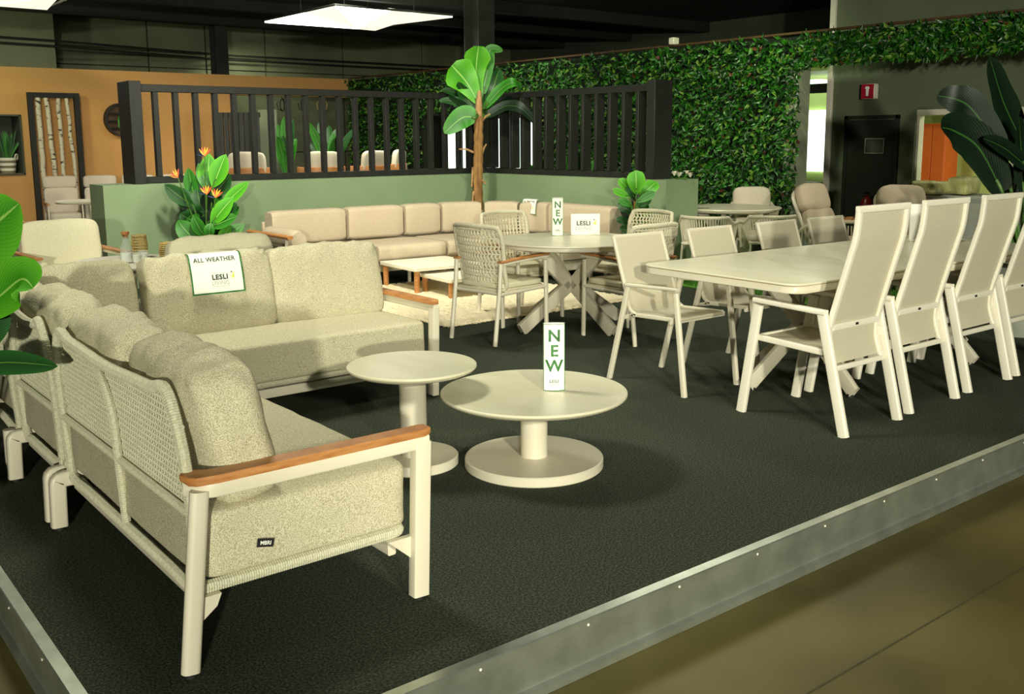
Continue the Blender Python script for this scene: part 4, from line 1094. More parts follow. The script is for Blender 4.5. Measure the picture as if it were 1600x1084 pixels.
# bird of paradise
bp_ = ony(324, 380, 9.72); BD = (Vector((bp_.x, 9.72, .8))-EYE).dot(fwd)
RB = random.Random(21); FILL = []
for k in range(26):
    a = RB.uniform(0, 2*PI); r_ = RB.uniform(.25, .95); cx_, cy_ = 324+54*r_*math.cos(a), 326+48*r_*math.sin(a)
    FILL.append(([(cx_*.45+324*.55, cy_*.45+372*.55-8), (cx_, cy_)], RB.uniform(15, 22), RB.choice(['leaf_dark', 'leaf_dark', 'leaf_mid', 'leaf_deep_shade']), RB.uniform(.0, .16)))
t = thing('bird_of_paradise_plant', 'bird of paradise plant with orange flowers before the sage wall', 'plant', (bp_.x, 9.72, 0))
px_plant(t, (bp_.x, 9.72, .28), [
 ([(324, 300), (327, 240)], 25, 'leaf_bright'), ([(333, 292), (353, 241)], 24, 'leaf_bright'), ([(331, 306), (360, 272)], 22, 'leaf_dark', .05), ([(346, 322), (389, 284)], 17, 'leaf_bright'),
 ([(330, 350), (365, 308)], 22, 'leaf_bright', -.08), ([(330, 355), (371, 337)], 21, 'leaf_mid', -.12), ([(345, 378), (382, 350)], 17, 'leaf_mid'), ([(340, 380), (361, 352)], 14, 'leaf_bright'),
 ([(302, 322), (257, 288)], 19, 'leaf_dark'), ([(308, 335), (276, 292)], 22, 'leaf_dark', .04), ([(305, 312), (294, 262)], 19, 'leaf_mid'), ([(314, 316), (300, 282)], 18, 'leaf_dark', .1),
 ([(310, 380), (278, 344)], 23, 'leaf_mid', -.1), ([(322, 372), (302, 336)], 17, 'leaf_mid', -.1), ([(328, 372), (330, 348)], 13, 'leaf_mid', -.14), ([(318, 345), (305, 308)], 20, 'leaf_deep_shade', .1),
 ([(326, 340), (320, 296)], 22, 'leaf_deep_shade', .12), ([(332, 352), (340, 306)], 22, 'leaf_deep_shade', .12), ([(338, 345), (362, 318)], 18, 'leaf_dark', .1), ([(318, 365), (290, 322)], 20, 'leaf_deep_shade', .12), ([(334, 372), (350, 340)], 18, 'leaf_deep_shade', .1),
 ([(326, 325), (316, 268)], 20, 'leaf_dark', .1), ([(330, 300), (310, 255)], 16, 'leaf_mid', .06), ([(322, 380), (330, 330)], 24, 'leaf_dark', .14), ([(312, 372), (318, 330)], 22, 'leaf_dark', .14), ([(336, 380), (344, 345)], 20, 'leaf_dark', .13), ([(328, 345), (345, 300)], 22, 'leaf_dark', .14), ([(316, 330), (284, 308)], 18, 'leaf_deep_shade', .1), ([(322, 352), (345, 325)], 18, 'leaf_deep_shade', .0)]+FILL, BD, fold=.16, ws=1.3)
for (fx, fy), aa in (((278, 272), .6), ((320, 238), .0), ((323, 298), .1), ((337, 303), -.2)):
    c = at(fx, fy+6, BD-.16); fl = MB(); R = random.Random(int(fx))
    o = bpy.data.objects.new('flower', None); COL.objects.link(o); o.parent = t; o.location = c
    for k in range(5):
        a = PI/2+aa+(k-2)*.33; d = rt*math.cos(a)+upv*math.sin(a)
        leaf_mb([d*.095*s_/6 for s_ in range(7)], .018, .4, 'oval', seed=k, upref=TOCAM).build('petal', 'orange_petal' if k % 3 else 'red_petal', o)
    d = rt*math.cos(PI+aa*.6)+upv*.25; leaf_mb([d*.085*s_/6 for s_ in range(7)], .02, .5, 'oval', seed=9, upref=TOCAM).build('beak', 'blue_petal', o)
    st = MB(); st.tube(smooth_path([(bp_.x-c.x, 9.72-c.y, .28-c.z), ((bp_.x-c.x)*.4, (9.72-c.y)*.6, (.28-c.z)*.4), (0, 0, 0)], 6), .006, 6); st.build('flower_stalk', 'stem_green', o)
for c in t.children: c.location = c.location-t.location
pot(t, .17, .30)
# banana tree in the corner
bx_ = at(746, 300, 12.0); 
t = thing('banana_tree', 'tall banana tree with brown trunk in the corner of the sage wall', 'tree', (bx_.x, bx_.y, 0))
bz = at(748, 168, 12.0)
px_plant(t, (bz.x, bz.y, bz.z-.12), [
 ([(748, 162), (730, 130), (706, 102)], 44, 'leaf_bright', -.1, 'cut'), ([(750, 148), (744, 110), (748, 72)], 34, 'leaf_bright', -.02, 'cut'), ([(752, 150), (756, 112), (754, 76)], 20, 'leaf_mid', .06, 'cut'), ([(754, 146), (762, 105), (766, 78), (786, 79)], 18, 'leaf_mid', .0), ([(754, 168), (770, 138), (780, 108)], 28, 'leaf_dark', .1), ([(744, 188), (724, 168), (700, 150)], 20, 'leaf_deep_shade', -.1), ([(745, 178), (728, 150), (716, 128)], 20, 'leaf_dark', .0),
 ([(757, 168), (782, 140), (802, 129), (815, 138)], 16, 'leaf_mid', -.05), ([(757, 184), (790, 166), (815, 170), (838, 194)], 18, 'leaf_deep_shade', .0), ([(743, 184), (722, 184), (694, 208)], 32, 'leaf_mid', -.25), ([(738, 180), (716, 160), (686, 157)], 15, 'leaf_dark', .1),
 ([(736, 172), (718, 148), (690, 140)], 16, 'leaf_dark', .2), ([(757, 176), (786, 158), (806, 160)], 18, 'leaf_deep_shade', .2), ([(748, 150), (733, 118), (728, 92)], 22, 'leaf_mid', .1)], 12.0, .02, 'banana', .16, .3, .03, 1.25)
for c in t.children: c.location = c.location-t.location
tz = at(748, 182, 12.0).z; tr = MB(); R = random.Random(2); P = []; sc = []
for i in range(40):
    u = i/39; q = at(745.5+3*u, 300, 12.0); P.append(Vector((q.x-bx_.x+math.sin(u*9)*.006, q.y-bx_.y, tz*u))); sc.append((1-.28*u)*(1+.06*math.sin(i*2.1)+R.uniform(-.04, .04)))
tr.tube(P, .075, 14, scale=sc); tr.build('trunk', 'trunk', t)
tp = MB(); tp.tube([(P[-1].x, P[-1].y, tz-.05), (P[-1].x+.01, P[-1].y, tz+.16), (P[-1].x+.02, P[-1].y, tz+.30)], .05, 10, scale=[1, .8, .4]); tp.build('crown_shaft', 'dry_stub', t)
for (ax, ay, bx2, by2) in ((740, 238, 717, 233), (752, 244, 760, 225), (741, 190, 735, 166), (753, 190, 766, 178), (739, 262, 737, 292), (752, 282, 759, 288), (740, 300, 738, 318)):
    a, b = at(ax, ay, 11.96), at(bx2, by2, 11.9); MB().tube([a-t.location, (a+b)/2-t.location+Vector((0, 0, .02)), b-t.location], .012, 6, scale=[1.3, 1, .7]).build('leaf_stub', 'dry_stub', t)
pot(t, .2, .32)
# fiddle leaf fig
fx_ = at(992, 360, 10.15)
t = thing('fiddle_leaf_plant', 'glossy fiddle leaf plant in front of the right end of the sage wall', 'plant', (fx_.x, fx_.y, 0))
px_plant(t, (fx_.x, fx_.y, .5), [
 ([(994, 303), (993, 266)], 27, 'leaf_bright', -.1), ([(1000, 306), (1026, 284)], 22, 'leaf_bright', -.05), ([(984, 300), (967, 279)], 15, 'leaf_bright', .1), ([(984, 308), (957, 296)], 12, 'leaf_bright', -.1), ([(994, 316), (1024, 300)], 13, 'leaf_mid', -.14), ([(996, 322), (1017, 306)], 17, 'leaf_dark', -.05),
 ([(988, 322), (966, 312)], 12, 'leaf_mid', -.1), ([(990, 334), (965, 318)], 15, 'leaf_dark'), ([(994, 338), (1012, 318)], 16, 'leaf_dark', .05), ([(988, 350), (962, 342)], 12, 'leaf_dark'), ([(994, 352), (1014, 334)], 16, 'leaf_dark', .1), ([(990, 330), (1000, 300)], 20, 'leaf_deep_shade', .1), ([(986, 346), (975, 322)], 18, 'leaf_deep_shade', .1),
 ([(996, 362), (1008, 344)], 15, 'leaf_mid', .05), ([(990, 364), (968, 356)], 14, 'leaf_dark'), ([(1000, 340), (1018, 328)], 10, 'leaf_bright', .0), ([(992, 312), (982, 290)], 18, 'leaf_dark', .08)], 10.15, .006, 'fig', .18, .14, 0, 1.2)
for c in t.children: c.location = c.location-t.location
MB().tube([(0, 0, .2), (.01, 0, .6), (0, .01, fx_.z*0+.85)], .014, 7).build('trunk', 'trunk', t)
pot(t, .15, .26)
# big banana plant at the right edge, shade painted into its leaf colour
rx_ = at(1592, 520, 7.5)
t = thing('banana_plant', 'large banana plant with shade-darkened leaves in a grey pot at the right edge', 'plant', (rx_.x, rx_.y, 0))
px_plant(t, (rx_.x, rx_.y, .45), [
 ([(1594, 215), (1568, 160), (1546, 88)], 48, 'leaf_deep_shade', .1), ([(1568, 240), (1520, 172), (1490, 154), (1464, 150)], 44, 'leaf_deep_shade', -.15), ([(1566, 300), (1530, 232), (1492, 205), (1470, 199)], 62, 'leaf_deep_shade', -.3),
 ([(1606, 262), (1570, 232), (1536, 216)], 30, 'leaf_deep_shade', -.35), ([(1600, 300), (1596, 240), (1592, 182)], 30, 'leaf_deep_shade', -.2), ([(1572, 320), (1562, 260), (1558, 200)], 24, 'leaf_deep_shade', .2), ([(1604, 330), (1580, 290), (1566, 250)], 30, 'leaf_deep_shade', .25), ([(1615, 230), (1640, 160), (1660, 120)], 50, 'leaf_deep_shade', .0), ([(1615, 260), (1650, 220), (1690, 200)], 50, 'leaf_deep_shade', .1),
 ([(1575, 360), (1570, 330), (1560, 298)], 30, 'leaf_deep_shade', .1), ([(1600, 245), (1582, 215), (1570, 190)], 26, 'leaf_deep_shade', .3)], 7.5, .013, 'banana', .12, .25, .015, 1.3)
for c in t.children: c.location = c.location-t.location
pot(t, .17, .40, 'pot_grey')
# foreground plant at the left edge, standing on the hall floor beside the platform
t = thing('fan_leaf_plant', 'bright green leaves of a tall plant reaching in at the left edge', 'plant', (.34, 3.95, FZ))
px_plant(t, (.34, 3.95, .25), [
 ([(-70, 400), (-20, 360), (30, 318)], 115, 'leaf_bright', -.5), ([(-50, 500), (0, 462), (34, 436), (52, 450)], 75, 'leaf_bright', -.65), ([(-70, 575), (10, 566), (90, 572)], 34, 'leaf_dark', -.75), ([(-90, 420), (-60, 330), (-50, 250)], 90, 'leaf_mid', -.3), ([(-60, 540), (-20, 510), (10, 480)], 60, 'leaf_dark', -.5)], 4.15, .010, 'oval', .08, .1, .01, 1.15)
for c in t.children: c.location = c.location-t.location
pot(t, .17, .40)

# ================================================================== LEFT BACKGROUND: ARMCHAIR, LOW TABLE, CARAFE, LANTERNS
def lounge(label, loc, rz, W=.72, H=.85, rope='rope_grey', seat='fabric_light', arms=True, group='cushioned lounge chairs', backh=.45, teak='teak', zseat=.40):
    t = thing('lounge_chair', label, 'chair', loc, rz, group)
    for s in (-1, 1):
        x = s*(W/2)
        for yy, zt in ((-.30, H-.1), (.32, .58)):
            MB().bar([(x, yy*1.05, 0), (x, yy, zt if not arms else .58)], .03, .04, ref=Vector((0, 1, 0)), b=.01).build('leg', 'sand_metal', t)
        if arms:
            MB().bar([(x, -.32, .575), (x, .36, .575)], .035, .03, b=.008).build('arm_rail', 'sand_metal', t)
            MB().bar([(x, -.32, .60), (x, .37, .60)], .055, .02, b=.008).build('teak_armrest', teak, t)
    MB().box((0, 0, .26), (W-.02, .62, .05), .01).build('seat_frame', 'sand_metal', t)
    bb = MB()
    n = 16
    for i in range(n): 
        x = -W/2+.05+(W-.1)*i/(n-1); bb.tube([(x, -.30, .27), (x*1.02, -.37, H-.05)], .008, 5)
    bb.build('rope_back', rope, t)
    fr = MB(); fr.tube(fillet([(-W/2+.02, -.29, .26), (-W/2+.0, -.38, H-.03), (W/2, -.38, H-.03), (W/2-.02, -.29, .26)], .08), .016, 8); fr.build('back_frame', rope, t)
    cushion('seat_cushion', (W-.05, .64, .16), seat, t, (0, .02, .36), n=10, e=8, puff=.12, seed=1, wr=.004)
    cushion('back_cushion', (W-.06, .17, backh), seat, t, (0, -.22, .42+backh/2), rot=(.18, 0, 0), n=12, e=6, puff=.22, seed=2, wr=.006)
    return t
def facecam(x, y, off=0.0): return math.atan2(-y, -x)-PI/2+off      # rotation so that local +y looks at the camera
a = at(110, 400, 8.0)
lounge('cream armchair with teak arms in the left background behind the sofa', (a.x, a.y, 0), facecam(a.x, a.y, .30), .68, .80, 'rope_grey', 'fabric_light', backh=.43)
a = at(-6, 400, 9.2)
lounge('grey rope backed armchair at the left edge behind the plant leaf', (a.x, a.y, 0), facecam(a.x, a.y, 2.6), .66, 1.02, 'rope_grey', 'fabric_light', backh=.62)
a = at(12, 350, 10.6)
lounge('cream shell lounge chair at the far left edge under the wall niche', (a.x, a.y, 0), facecam(a.x, a.y, 1.2), .66, .98, 'rope_pale', 'cushion_beige', backh=.6)
# low round table
a = at(205, 405, 7.1)
t = thing('low_table', 'white low round table behind the cream sofa carrying carafe and lanterns', 'table', (a.x, a.y, 0))
LT = .635
MB().lathe([(0, LT-.025), (.40, LT-.025), (.41, LT-.012), (.405, LT), (0, LT)], n=48).build('tabletop', 'laminate_white', t)
MB().lathe([(.03, .02), (.03, LT-.025)], n=16).build('column', 'sand_metal', t); MB().lathe([(0, 0), (.24, 0), (.24, .02), (0, .02)], n=40).build('base', 'sand_metal', t)
def on_table(px, d): q = at(px, 400, d); return (q.x, q.y, LT)
t = thing('carafe', 'glass water carafe with cork stopper on the low table', 'carafe', on_table(198, 6.95))
MB().lathe([(0, .004), (.040, .004), (.044, .012), (.044, .10), (.038, .125), (.023, .15), (.020, .185), (.024, .19), (.021, .186), (.018, .15), (.034, .125), (.040, .1), (.040, .014), (0, .010)], n=28).build('glass_body', 'glass', t)
MB().lathe([(0, .178), (.017, .178), (.022, .20), (.027, .203), (.027, .222), (0, .222)], n=20).build('cork_stopper', 'cork', t)
MB().lathe([(0, .011), (.0392, .012), (.0392, .075), (0, .075)], n=24).build('water', 'water', t)
for k, (pxx, dd) in enumerate(((214, 6.9), (224, 7.0))):
    t = thing('glass_tumbler', ['clear tumbler right beside the carafe', 'clear tumbler further right of the carafe'][k], 'glass', on_table(pxx, dd))
    MB().lathe([(0, .004), (.028, .004), (.034, .085), (.032, .085), (.027, .012), (0, .012)], n=24).build('glass_body', 'glass', t); MB().lathe([(0, .013), (.0262, .013), (.0305, .065), (0, .065)], n=20).build('water', 'water', t)
def lantern(label, loc, r_, h):
    t = thing('wicker_lantern', label, 'lantern', loc, 0, 'wicker lanterns on the low table')
    n = 18
    wv = MB()
    for i in range(n):
        a = 2*PI*i/n; wv.tube([(math.cos(a)*r_*(.85+.15*math.sin(k/6*PI)), math.sin(a)*r_*(.85+.15*math.sin(k/6*PI)), h*k/6) for k in range(7)], .003, 5)
    for k in range(9):
        z = h*k/8; rr_ = r_*(.85+.15*math.sin(k/8*PI)); wv.tube([Vector((rr_*math.cos(a*PI/12), rr_*math.sin(a*PI/12), z)) for a in range(24)], .004, 5, closed=True)
    o = wv.build('wicker_body', 'wicker', t); o['kind'] = 'stuff'
    for z in (.004, h): MB().tube([Vector((r_*.86*math.cos(a*PI/14), r_*.86*math.sin(a*PI/14), z)) for a in range(28)], .007, 6, closed=True).build('rim', 'wicker', t)
    MB().tube(smooth_path([(-r_*.9, 0, h*.9), (-r_*.5, .0, h*.35), (r_*.5, 0, h*.35), (r_*.9, 0, h*.9)], 6), .004, 5).build('handle', 'wicker', t)
    return t
lantern('taller wicker lantern standing behind the carafe', on_table(219, 7.25), .055, .165)
lantern('shorter wicker lantern at the right side of the low table', on_table(263, 7.2), .060, .115)
# cushion row seen just above the cream sofa (second sofa behind)
t = thing('low_sofa', 'low cream sofa with its back cushion showing above the notice cloth', 'sofa', (2.51, 6.42, 0))
for sx in (-1, 1):
    for yy in (-.3, .3): MB().bar([(sx*.38, yy, 0), (sx*.38, yy, .24)], .04, .04).build('leg', 'sand_metal', t)
MB().box((0, 0, .26), (.84, .7, .06), .01).build('seat_frame', 'sand_metal', t)
cushion('seat_cushion', (.82, .68, .17), 'fabric', t, (0, 0, .375), n=10, e=8, puff=.12, seed=11)
a = at(266, 388, 6.25); b = at(428, 376, 6.35)
cushion('back_cushion', (.70, .2, .50), 'fabric_light', t, (-.02, -.28, .635), rot=(-.22, 0, 0), n=14, e=6, puff=.25, seed=12, wtop=.012)

# ================================================================== ORANGE WALL THINGS
# birch frame leaning at the wall
A_, B_ = ony(41, 144, OY-.12), ony(122, 146, OY-.12)
fw = B_.x-A_.x; fh = A_.z-FZ
t = thing('birch_frame', 'tall black frame with four white birch trunks on the ochre wall', 'decoration', (A_.x, OY-.14, FZ))
for xx in (0.045, fw-.045): MB().box((xx, 0, fh/2), (.09, .09, fh), .004).build('frame_post', 'black_wood', t)
for zz in (.045, fh-.045): MB().box((fw/2, 0, zz), (fw-.18, .09, .09), .004).build('frame_rail', 'black_wood', t)
for k, (p0, p1) in enumerate(((58, 68), (72, 88), (90, 99), (104, 120))):
    x0 = ony(p0, 150, OY-.14).x-A_.x; x1 = ony(p1, 272, OY-.14).x-A_.x; sl_ = (x1-x0)/(ony(60, 150, OY-.14).z-ony(60, 272, OY-.14).z); R = random.Random(k)
    P = []
    for i in range(12):
        z = .09+(fh-.18)*(1-i/11); xx = min(fw-.14, x0+sl_*(fh-.1-z)*(.62)); P.append(Vector((xx+R.uniform(-.012, .012), R.uniform(-.01, .01), z)))
    MB().tube(resample(P, .08), .045-.004*k, 10).build('birch_trunk', 'birch', t)
# round shelf
C_ = ony(190, 187, OY-.1); rr_ = .31
t = thing('round_shelf', 'round black wall shelf with trailing plant on the ochre wall', 'shelf', (C_.x, OY-.09, C_.z))
MX = Matrix.Rotation(PI/2, 3, 'X')
MB().lathe([(rr_-.03, -.08), (rr_, -.08), (rr_, .08), (rr_-.03, .08), (rr_-.03, -.08)], n=40, M=MX).build('ring', 'black_wood', t)
MB().lathe([(0, -.075), (rr_-.02, -.075), (rr_-.02, -.06), (0, -.06)], n=40, M=MX).build('back_panel', 'walnut', t)
for zz in (.12, -.02, -.15):
    hw = math.sqrt((rr_-.02)**2-zz**2); MB().box((0, 0, zz), (2*hw, .14, .022), .003).build('shelf_board', 'black_wood', t)
pl_ = thing('trailing_plant', 'small trailing green plant hanging from the round black shelf', 'plant', (C_.x, OY-.14, C_.z-.009))
MB().lathe([(0, 0), (.04, 0), (.05, .07), (0, .07)], n=14).build('pot', 'pot_dark', pl_)
R = random.Random(4)
for k in range(26):
    a0 = Vector((R.uniform(-.05, .05), R.uniform(-.05, .03), .07)); b0 = a0+Vector((R.uniform(-.1, .1), R.uniform(-.12, -.03), R.uniform(-.26, .05)))
    leaf_mb(arc(a0, b0, .03, 6), .03, .2, 'oval', seed=k, upref=Vector((0, -1, .4))).build('leaf', 'leaf_mid', pl_)
# niche plant
N_ = ony(13, 268, OY+.2)
t = thing('potted_grass_plant', 'spiky green plant in a striped basket in the wall niche', 'plant', (N_.x, OY+.2, .92))
for k in range(6):
    MB().lathe([(.15-.012*(5-k)*.6, k*.046), (.158-.012*(5-k)*.6, k*.046+.023), (.15-.012*(4-k)*.6, k*.046+.046)], n=24).build('basket_band', 'basket_white' if k % 2 else 'basket_dark', t)
MB().lathe([(0, 0), (.12, 0), (.12, .01), (0, .01)], n=20).build('basket_base', 'basket_dark', t); MB().lathe([(0, .23), (.14, .23)], n=20).build('soil', 'soil', t)
MB().tube(smooth_path([(.10, -.08, .24), (.12, -.10, .33), (.16, -.06, .33), (.16, -.02, .24)], 6), .012, 6).build('basket_handle', 'basket_white', t)
for k in range(30):
    a = R.uniform(0, 2*PI); l = R.uniform(.28, .55); b0 = Vector((math.cos(a)*.28*R.random(), math.sin(a)*.18*R.random(), .23+l)); leaf_mb(arc((math.cos(a)*.05, math.sin(a)*.05, .23), b0, .05, 7), .035, .3, 'oval', seed=k, upref=Vector((0, -1, .2))).build('leaf', 'leaf_mid' if k % 2 else 'leaf_dark', t)
# recliner row
def recliner(label, loc, rz, top=1.02, group='beige high back armchairs before the ochre wall'):
    t = thing('reclining_chair', label, 'chair', loc, rz, group)
    for s in (-1, 1):
        for yy in (-.28, .28): MB().bar([(s*.27, yy, 0), (s*.27, yy*.9, .60)], .03, .04, ref=Vector((0, 1, 0))).build('leg', 'sand_metal', t)
        MB().bar([(s*.27, -.28, .615), (s*.27, .30, .615)], .05, .03, b=.01).build('teak_armrest', 'teak', t)
    MB().box((0, 0, .30), (.52, .56, .04), .01).build('seat_frame', 'sand_metal', t)
    cushion('seat_cushion', (.5, .56, .14), 'cushion_beige', t, (0, .03, .39), n=8, e=8, puff=.15, seed=1, wr=.003)
    h = top-.44
    cushion('back_cushion', (.55, .13, h*.70), 'cushion_beige', t, (0, -.22, .44+h*.34), rot=(.15, 0, 0), n=8, e=8, puff=.18, seed=2, wr=.003)
    cushion('head_cushion', (.55, .15, h*.34), 'cushion_beige', t, (0, -.285, .44+h*.84), rot=(.15, 0, 0), n=8, e=6, puff=.25, seed=3, wr=.003)
    return t
rl = ['first beige high back armchair from the birch frame before the ochre wall', 'second beige high back armchair from the birch frame', 'third beige high back armchair, just left of the slat screen post', 'fourth beige high back armchair, seen between the first slats', 'fifth beige high back armchair, seen between the slats']
for (pxx, dd), l in zip(((100, 17.2), (163, 17.4), (222, 17.6), (281, 17.8), (340, 18.0)), rl):
    a = at(pxx, 330, dd); recliner(l, (a.x, a.y, FZ), facecam(a.x, a.y, .12), 1.07)
a = at(136, 320, 12.6)
t = thing('round_bistro_table', 'small round grey table before the beige armchairs at left', 'table', (a.x, a.y, FZ))
MB().lathe([(0, .90), (.36, .90), (.37, .915), (.36, .93), (0, .93)], n=40).build('tabletop', 'ceramic_top', t); MB().lathe([(.035, .02), (.03, .90)], n=16).build('column', 'sand_metal', t); MB().lathe([(0, 0), (.22, 0), (.22, .025), (0, .025)], n=30).build('base', 'sand_metal', t)

# ================================================================== BEHIND THE SLAT SCREEN
RZ = .30
struct('floor_rear', MB().box((8.6, 15.6, (FZ+RZ)/2), (5.6, 4.6, RZ-FZ), 0), 'carpet', 'raised rear display floor behind the slat screen', smooth=False)
def shell_chair(label, loc, rz):
    t = thing('shell_chair', label, 'chair', loc, rz, 'wooden shell chairs behind the slat screen')
    for s in (-1, 1):
        for yy in (-.22, .24): MB().tube([(s*.26, yy*1.1, 0), (s*.23, yy, .42)], .018, 8, scale=[.7, 1]).build('leg', 'teak', t)
        MB().bar(smooth_path([(s*.30, -.22, .62), (s*.34, 0, .60), (s*.30, .22, .58)], 5), .05, .03, b=.01).build('armrest', 'teak', t)
        MB().bar([(s*.30, .20, .42), (s*.30, .20, .58)], .03, .03).build('arm_post', 'teak', t)
    mb = MB(); sec = rrect(.035, .26, .012)
    mb.sweep([Vector((.36*math.cos(a), -.02-.30*math.sin(a), .64)) for a in [PI*i/16 for i in range(17)]], sec); mb.build('wooden_shell', 'teak', t)
    MB().box((0, 0, .40), (.56, .5, .04), .015).build('seat_frame', 'teak', t)
    cushion('seat_cushion', (.54, .5, .12), 'cushion_beige', t, (0, .02, .47), n=8, e=7, puff=.15, seed=1, wr=.003)
    cushion('back_cushion', (.58, .14, .50), 'cushion_beige', t, (0, -.20, .76), rot=(.12, 0, 0), n=10, e=5, puff=.2, seed=2, wr=.003)
for (pxx, dd, off), l in zip(((392, 15.4, 2.9), (502, 15.6, 3.3), (573, 16.2, 3.9), (606, 17.4, 4.4)), ['wooden shell chair with cream back, leftmost behind the slats', 'wooden shell chair with cream back in the middle behind the slats', 'wooden shell chair with cream back, right of the middle one behind the slats', 'wooden shell chair partly hidden at the ivy corner behind the slats']):
    a = at(pxx, 270, dd); shell_chair(l, (a.x, a.y, RZ), facecam(a.x, a.y, off))
def bush(label, px, py0, py1, dd, z0, n, spread, mats):
    a = at(px, py0, dd); h = at(px, py1, dd).z-z0
    t = thing('leafy_plant', label, 'plant', (a.x, a.y, z0)); pot(t, .16, .28); R = random.Random(px)
    for k in range(n):
        an = R.uniform(0, 2*PI); rad = R.uniform(.2, 1)*spread; zt = .28+(h-.28)*R.uniform(.45, 1)
        b0 = Vector((math.cos(an)*rad, math.sin(an)*rad, zt)); a0 = Vector((math.cos(an)*rad*.25, math.sin(an)*rad*.25, .28+(zt-.28)*.45))
        o = leaf_mb(arc(a0, b0, .08, 7), .16, .3, 'banana', seed=k, upref=Vector((-.5, -.6, .6))).build('leaf', mats[k % len(mats)], t)
        st = MB(); st.tube([(0, 0, .22), a0*.6+Vector((0, 0, .12)), a0], .007, 5); st.build('stem', 'stem_green', o)
bush('tall green plant behind the slats beside the grey blue panel', 449, 270, 182, 16.6, RZ, 16, .32, ['leaf_dark', 'leaf_mid'])
bush('broad green plant behind the slats above the middle shell chair', 515, 270, 190, 17.4, RZ, 18, .55, ['leaf_dark', 'leaf_mid', 'leaf_deep_shade'])
bush('bright plant behind the right slat screen low at the ivy wall', 897, 300, 222, 13.0, 0.0, 16, .30, ['leaf_bright', 'leaf_mid'])
bush('small bright plant behind the louvred screen', 833, 300, 246, 13.5, 0.0, 10, .22, ['leaf_bright', 'leaf_mid'])
# black slat divider and blue panel
a0, b0 = at(350, 270, 17.0), at(405, 270, 17.0)
t = thing('slat_divider', 'dark slatted divider seen through the screen above the left shell chair', 'screen', (a0.x, a0.y, FZ), math.atan2(b0.y-a0.y, b0.x-a0.x)); Ld = (b0-a0).length; hd = at(380, 176, 17.0).z-FZ
for k in range(8): MB().box((Ld*k/7, 0, hd/2), (.07, .05, hd), .003).build('slat', 'black_wood', t)
for zz in (.04, hd-.04): MB().box((Ld/2, .03, zz), (Ld+.1, .06, .08), .003).build('rail', 'black_wood', t)
a0, b0 = at(408, 270, 17.6), at(436, 270, 17.6); hd = at(420, 172, 17.6).z-FZ
t = thing('display_panel', 'grey blue display panel behind the slat screen', 'panel', (a0.x, a0.y, FZ), math.atan2(b0.y-a0.y, b0.x-a0.x)); MB().box(((b0-a0).length/2, 0, hd/2), ((b0-a0).length, .06, hd), .004).build('board', 'grey_paint', t); MB().box(((b0-a0).length/2, 0, .02), ((b0-a0).length, .4, .04), .004).build('foot', 'steel_dark', t)
# hanging lamps in the opening
for k, pxx in enumerate((441, 474, 503)):
    a = ony(pxx, 163, OY+.5)
    t = thing('cage_lamp', ['left black cage lamp hanging below the ochre header', 'middle black cage lamp hanging below the ochre header', 'right brass cage lamp hanging below the ochre header'][k], 'lamp', (a.x, OY+.5, a.z), 0, 'cage lamps below the ochre header')
    for j in range(8):
        an = j*PI/4; MB().tube([(0, 0, .14), (math.cos(an)*.12, math.sin(an)*.12, .02), (math.cos(an)*.10, math.sin(an)*.10, -.10), (0, 0, -.14)], .008, 5).build('cage_wire', 'wicker' if k == 2 else 'steel_dark', t)
    MB().tube([(0, 0, .14), (0, 0, 2.6-a.z), (0, -.25, 2.6-a.z)], .006, 5).build('cord', 'steel_dark', t)

# ================================================================== RIGHT BACKGROUND
# artificial grass mat
t = thing('grass_mat', 'bright artificial grass mat under the dining set at the passage', 'mat', (8.55, 5.95, 0))
MB().box((0, 0, .006), (2.1, 2.2, .012), .002).build('backing', 'grass_green', t)
gb = MB(); R = random.Random(8)
for k in range(14000):
    x, y = R.uniform(-1.04, 1.04), R.uniform(-1.09, 1.09); h = R.uniform(.02, .04); dx, dy = R.uniform(-.015, .015), R.uniform(-.015, .015)
    n_ = len(gb.v); gb.v += [Vector((x-.004, y, .01)), Vector((x+.004, y, .01)), Vector((x+dx, y+dy, .01+h))]; gb.f.append((n_, n_+1, n_+2))
o = gb.build('grass_blades', 'grass_green', t, smooth=False); o['kind'] = 'stuff'
a = at(1140, 330, 11.0)
t = thing('round_dining_table', 'round pale dining table beyond the end of the sage wall', 'table', (a.x, a.y, .02), 0)
MB().lathe([(0, .66), (.50, .66), (.52, .675), (.52, .69), (0, .69)], n=64).build('apron', 'sand_metal', t); MB().lathe([(0, .69), (.555, .69), (.56, .695), (.555, .705), (0, .705)], n=64).build('tabletop', 'ceramic_top', t)
crossed_base(t, (0, 0, 0), .42, .5, .66, .09, .04, .34, .34)
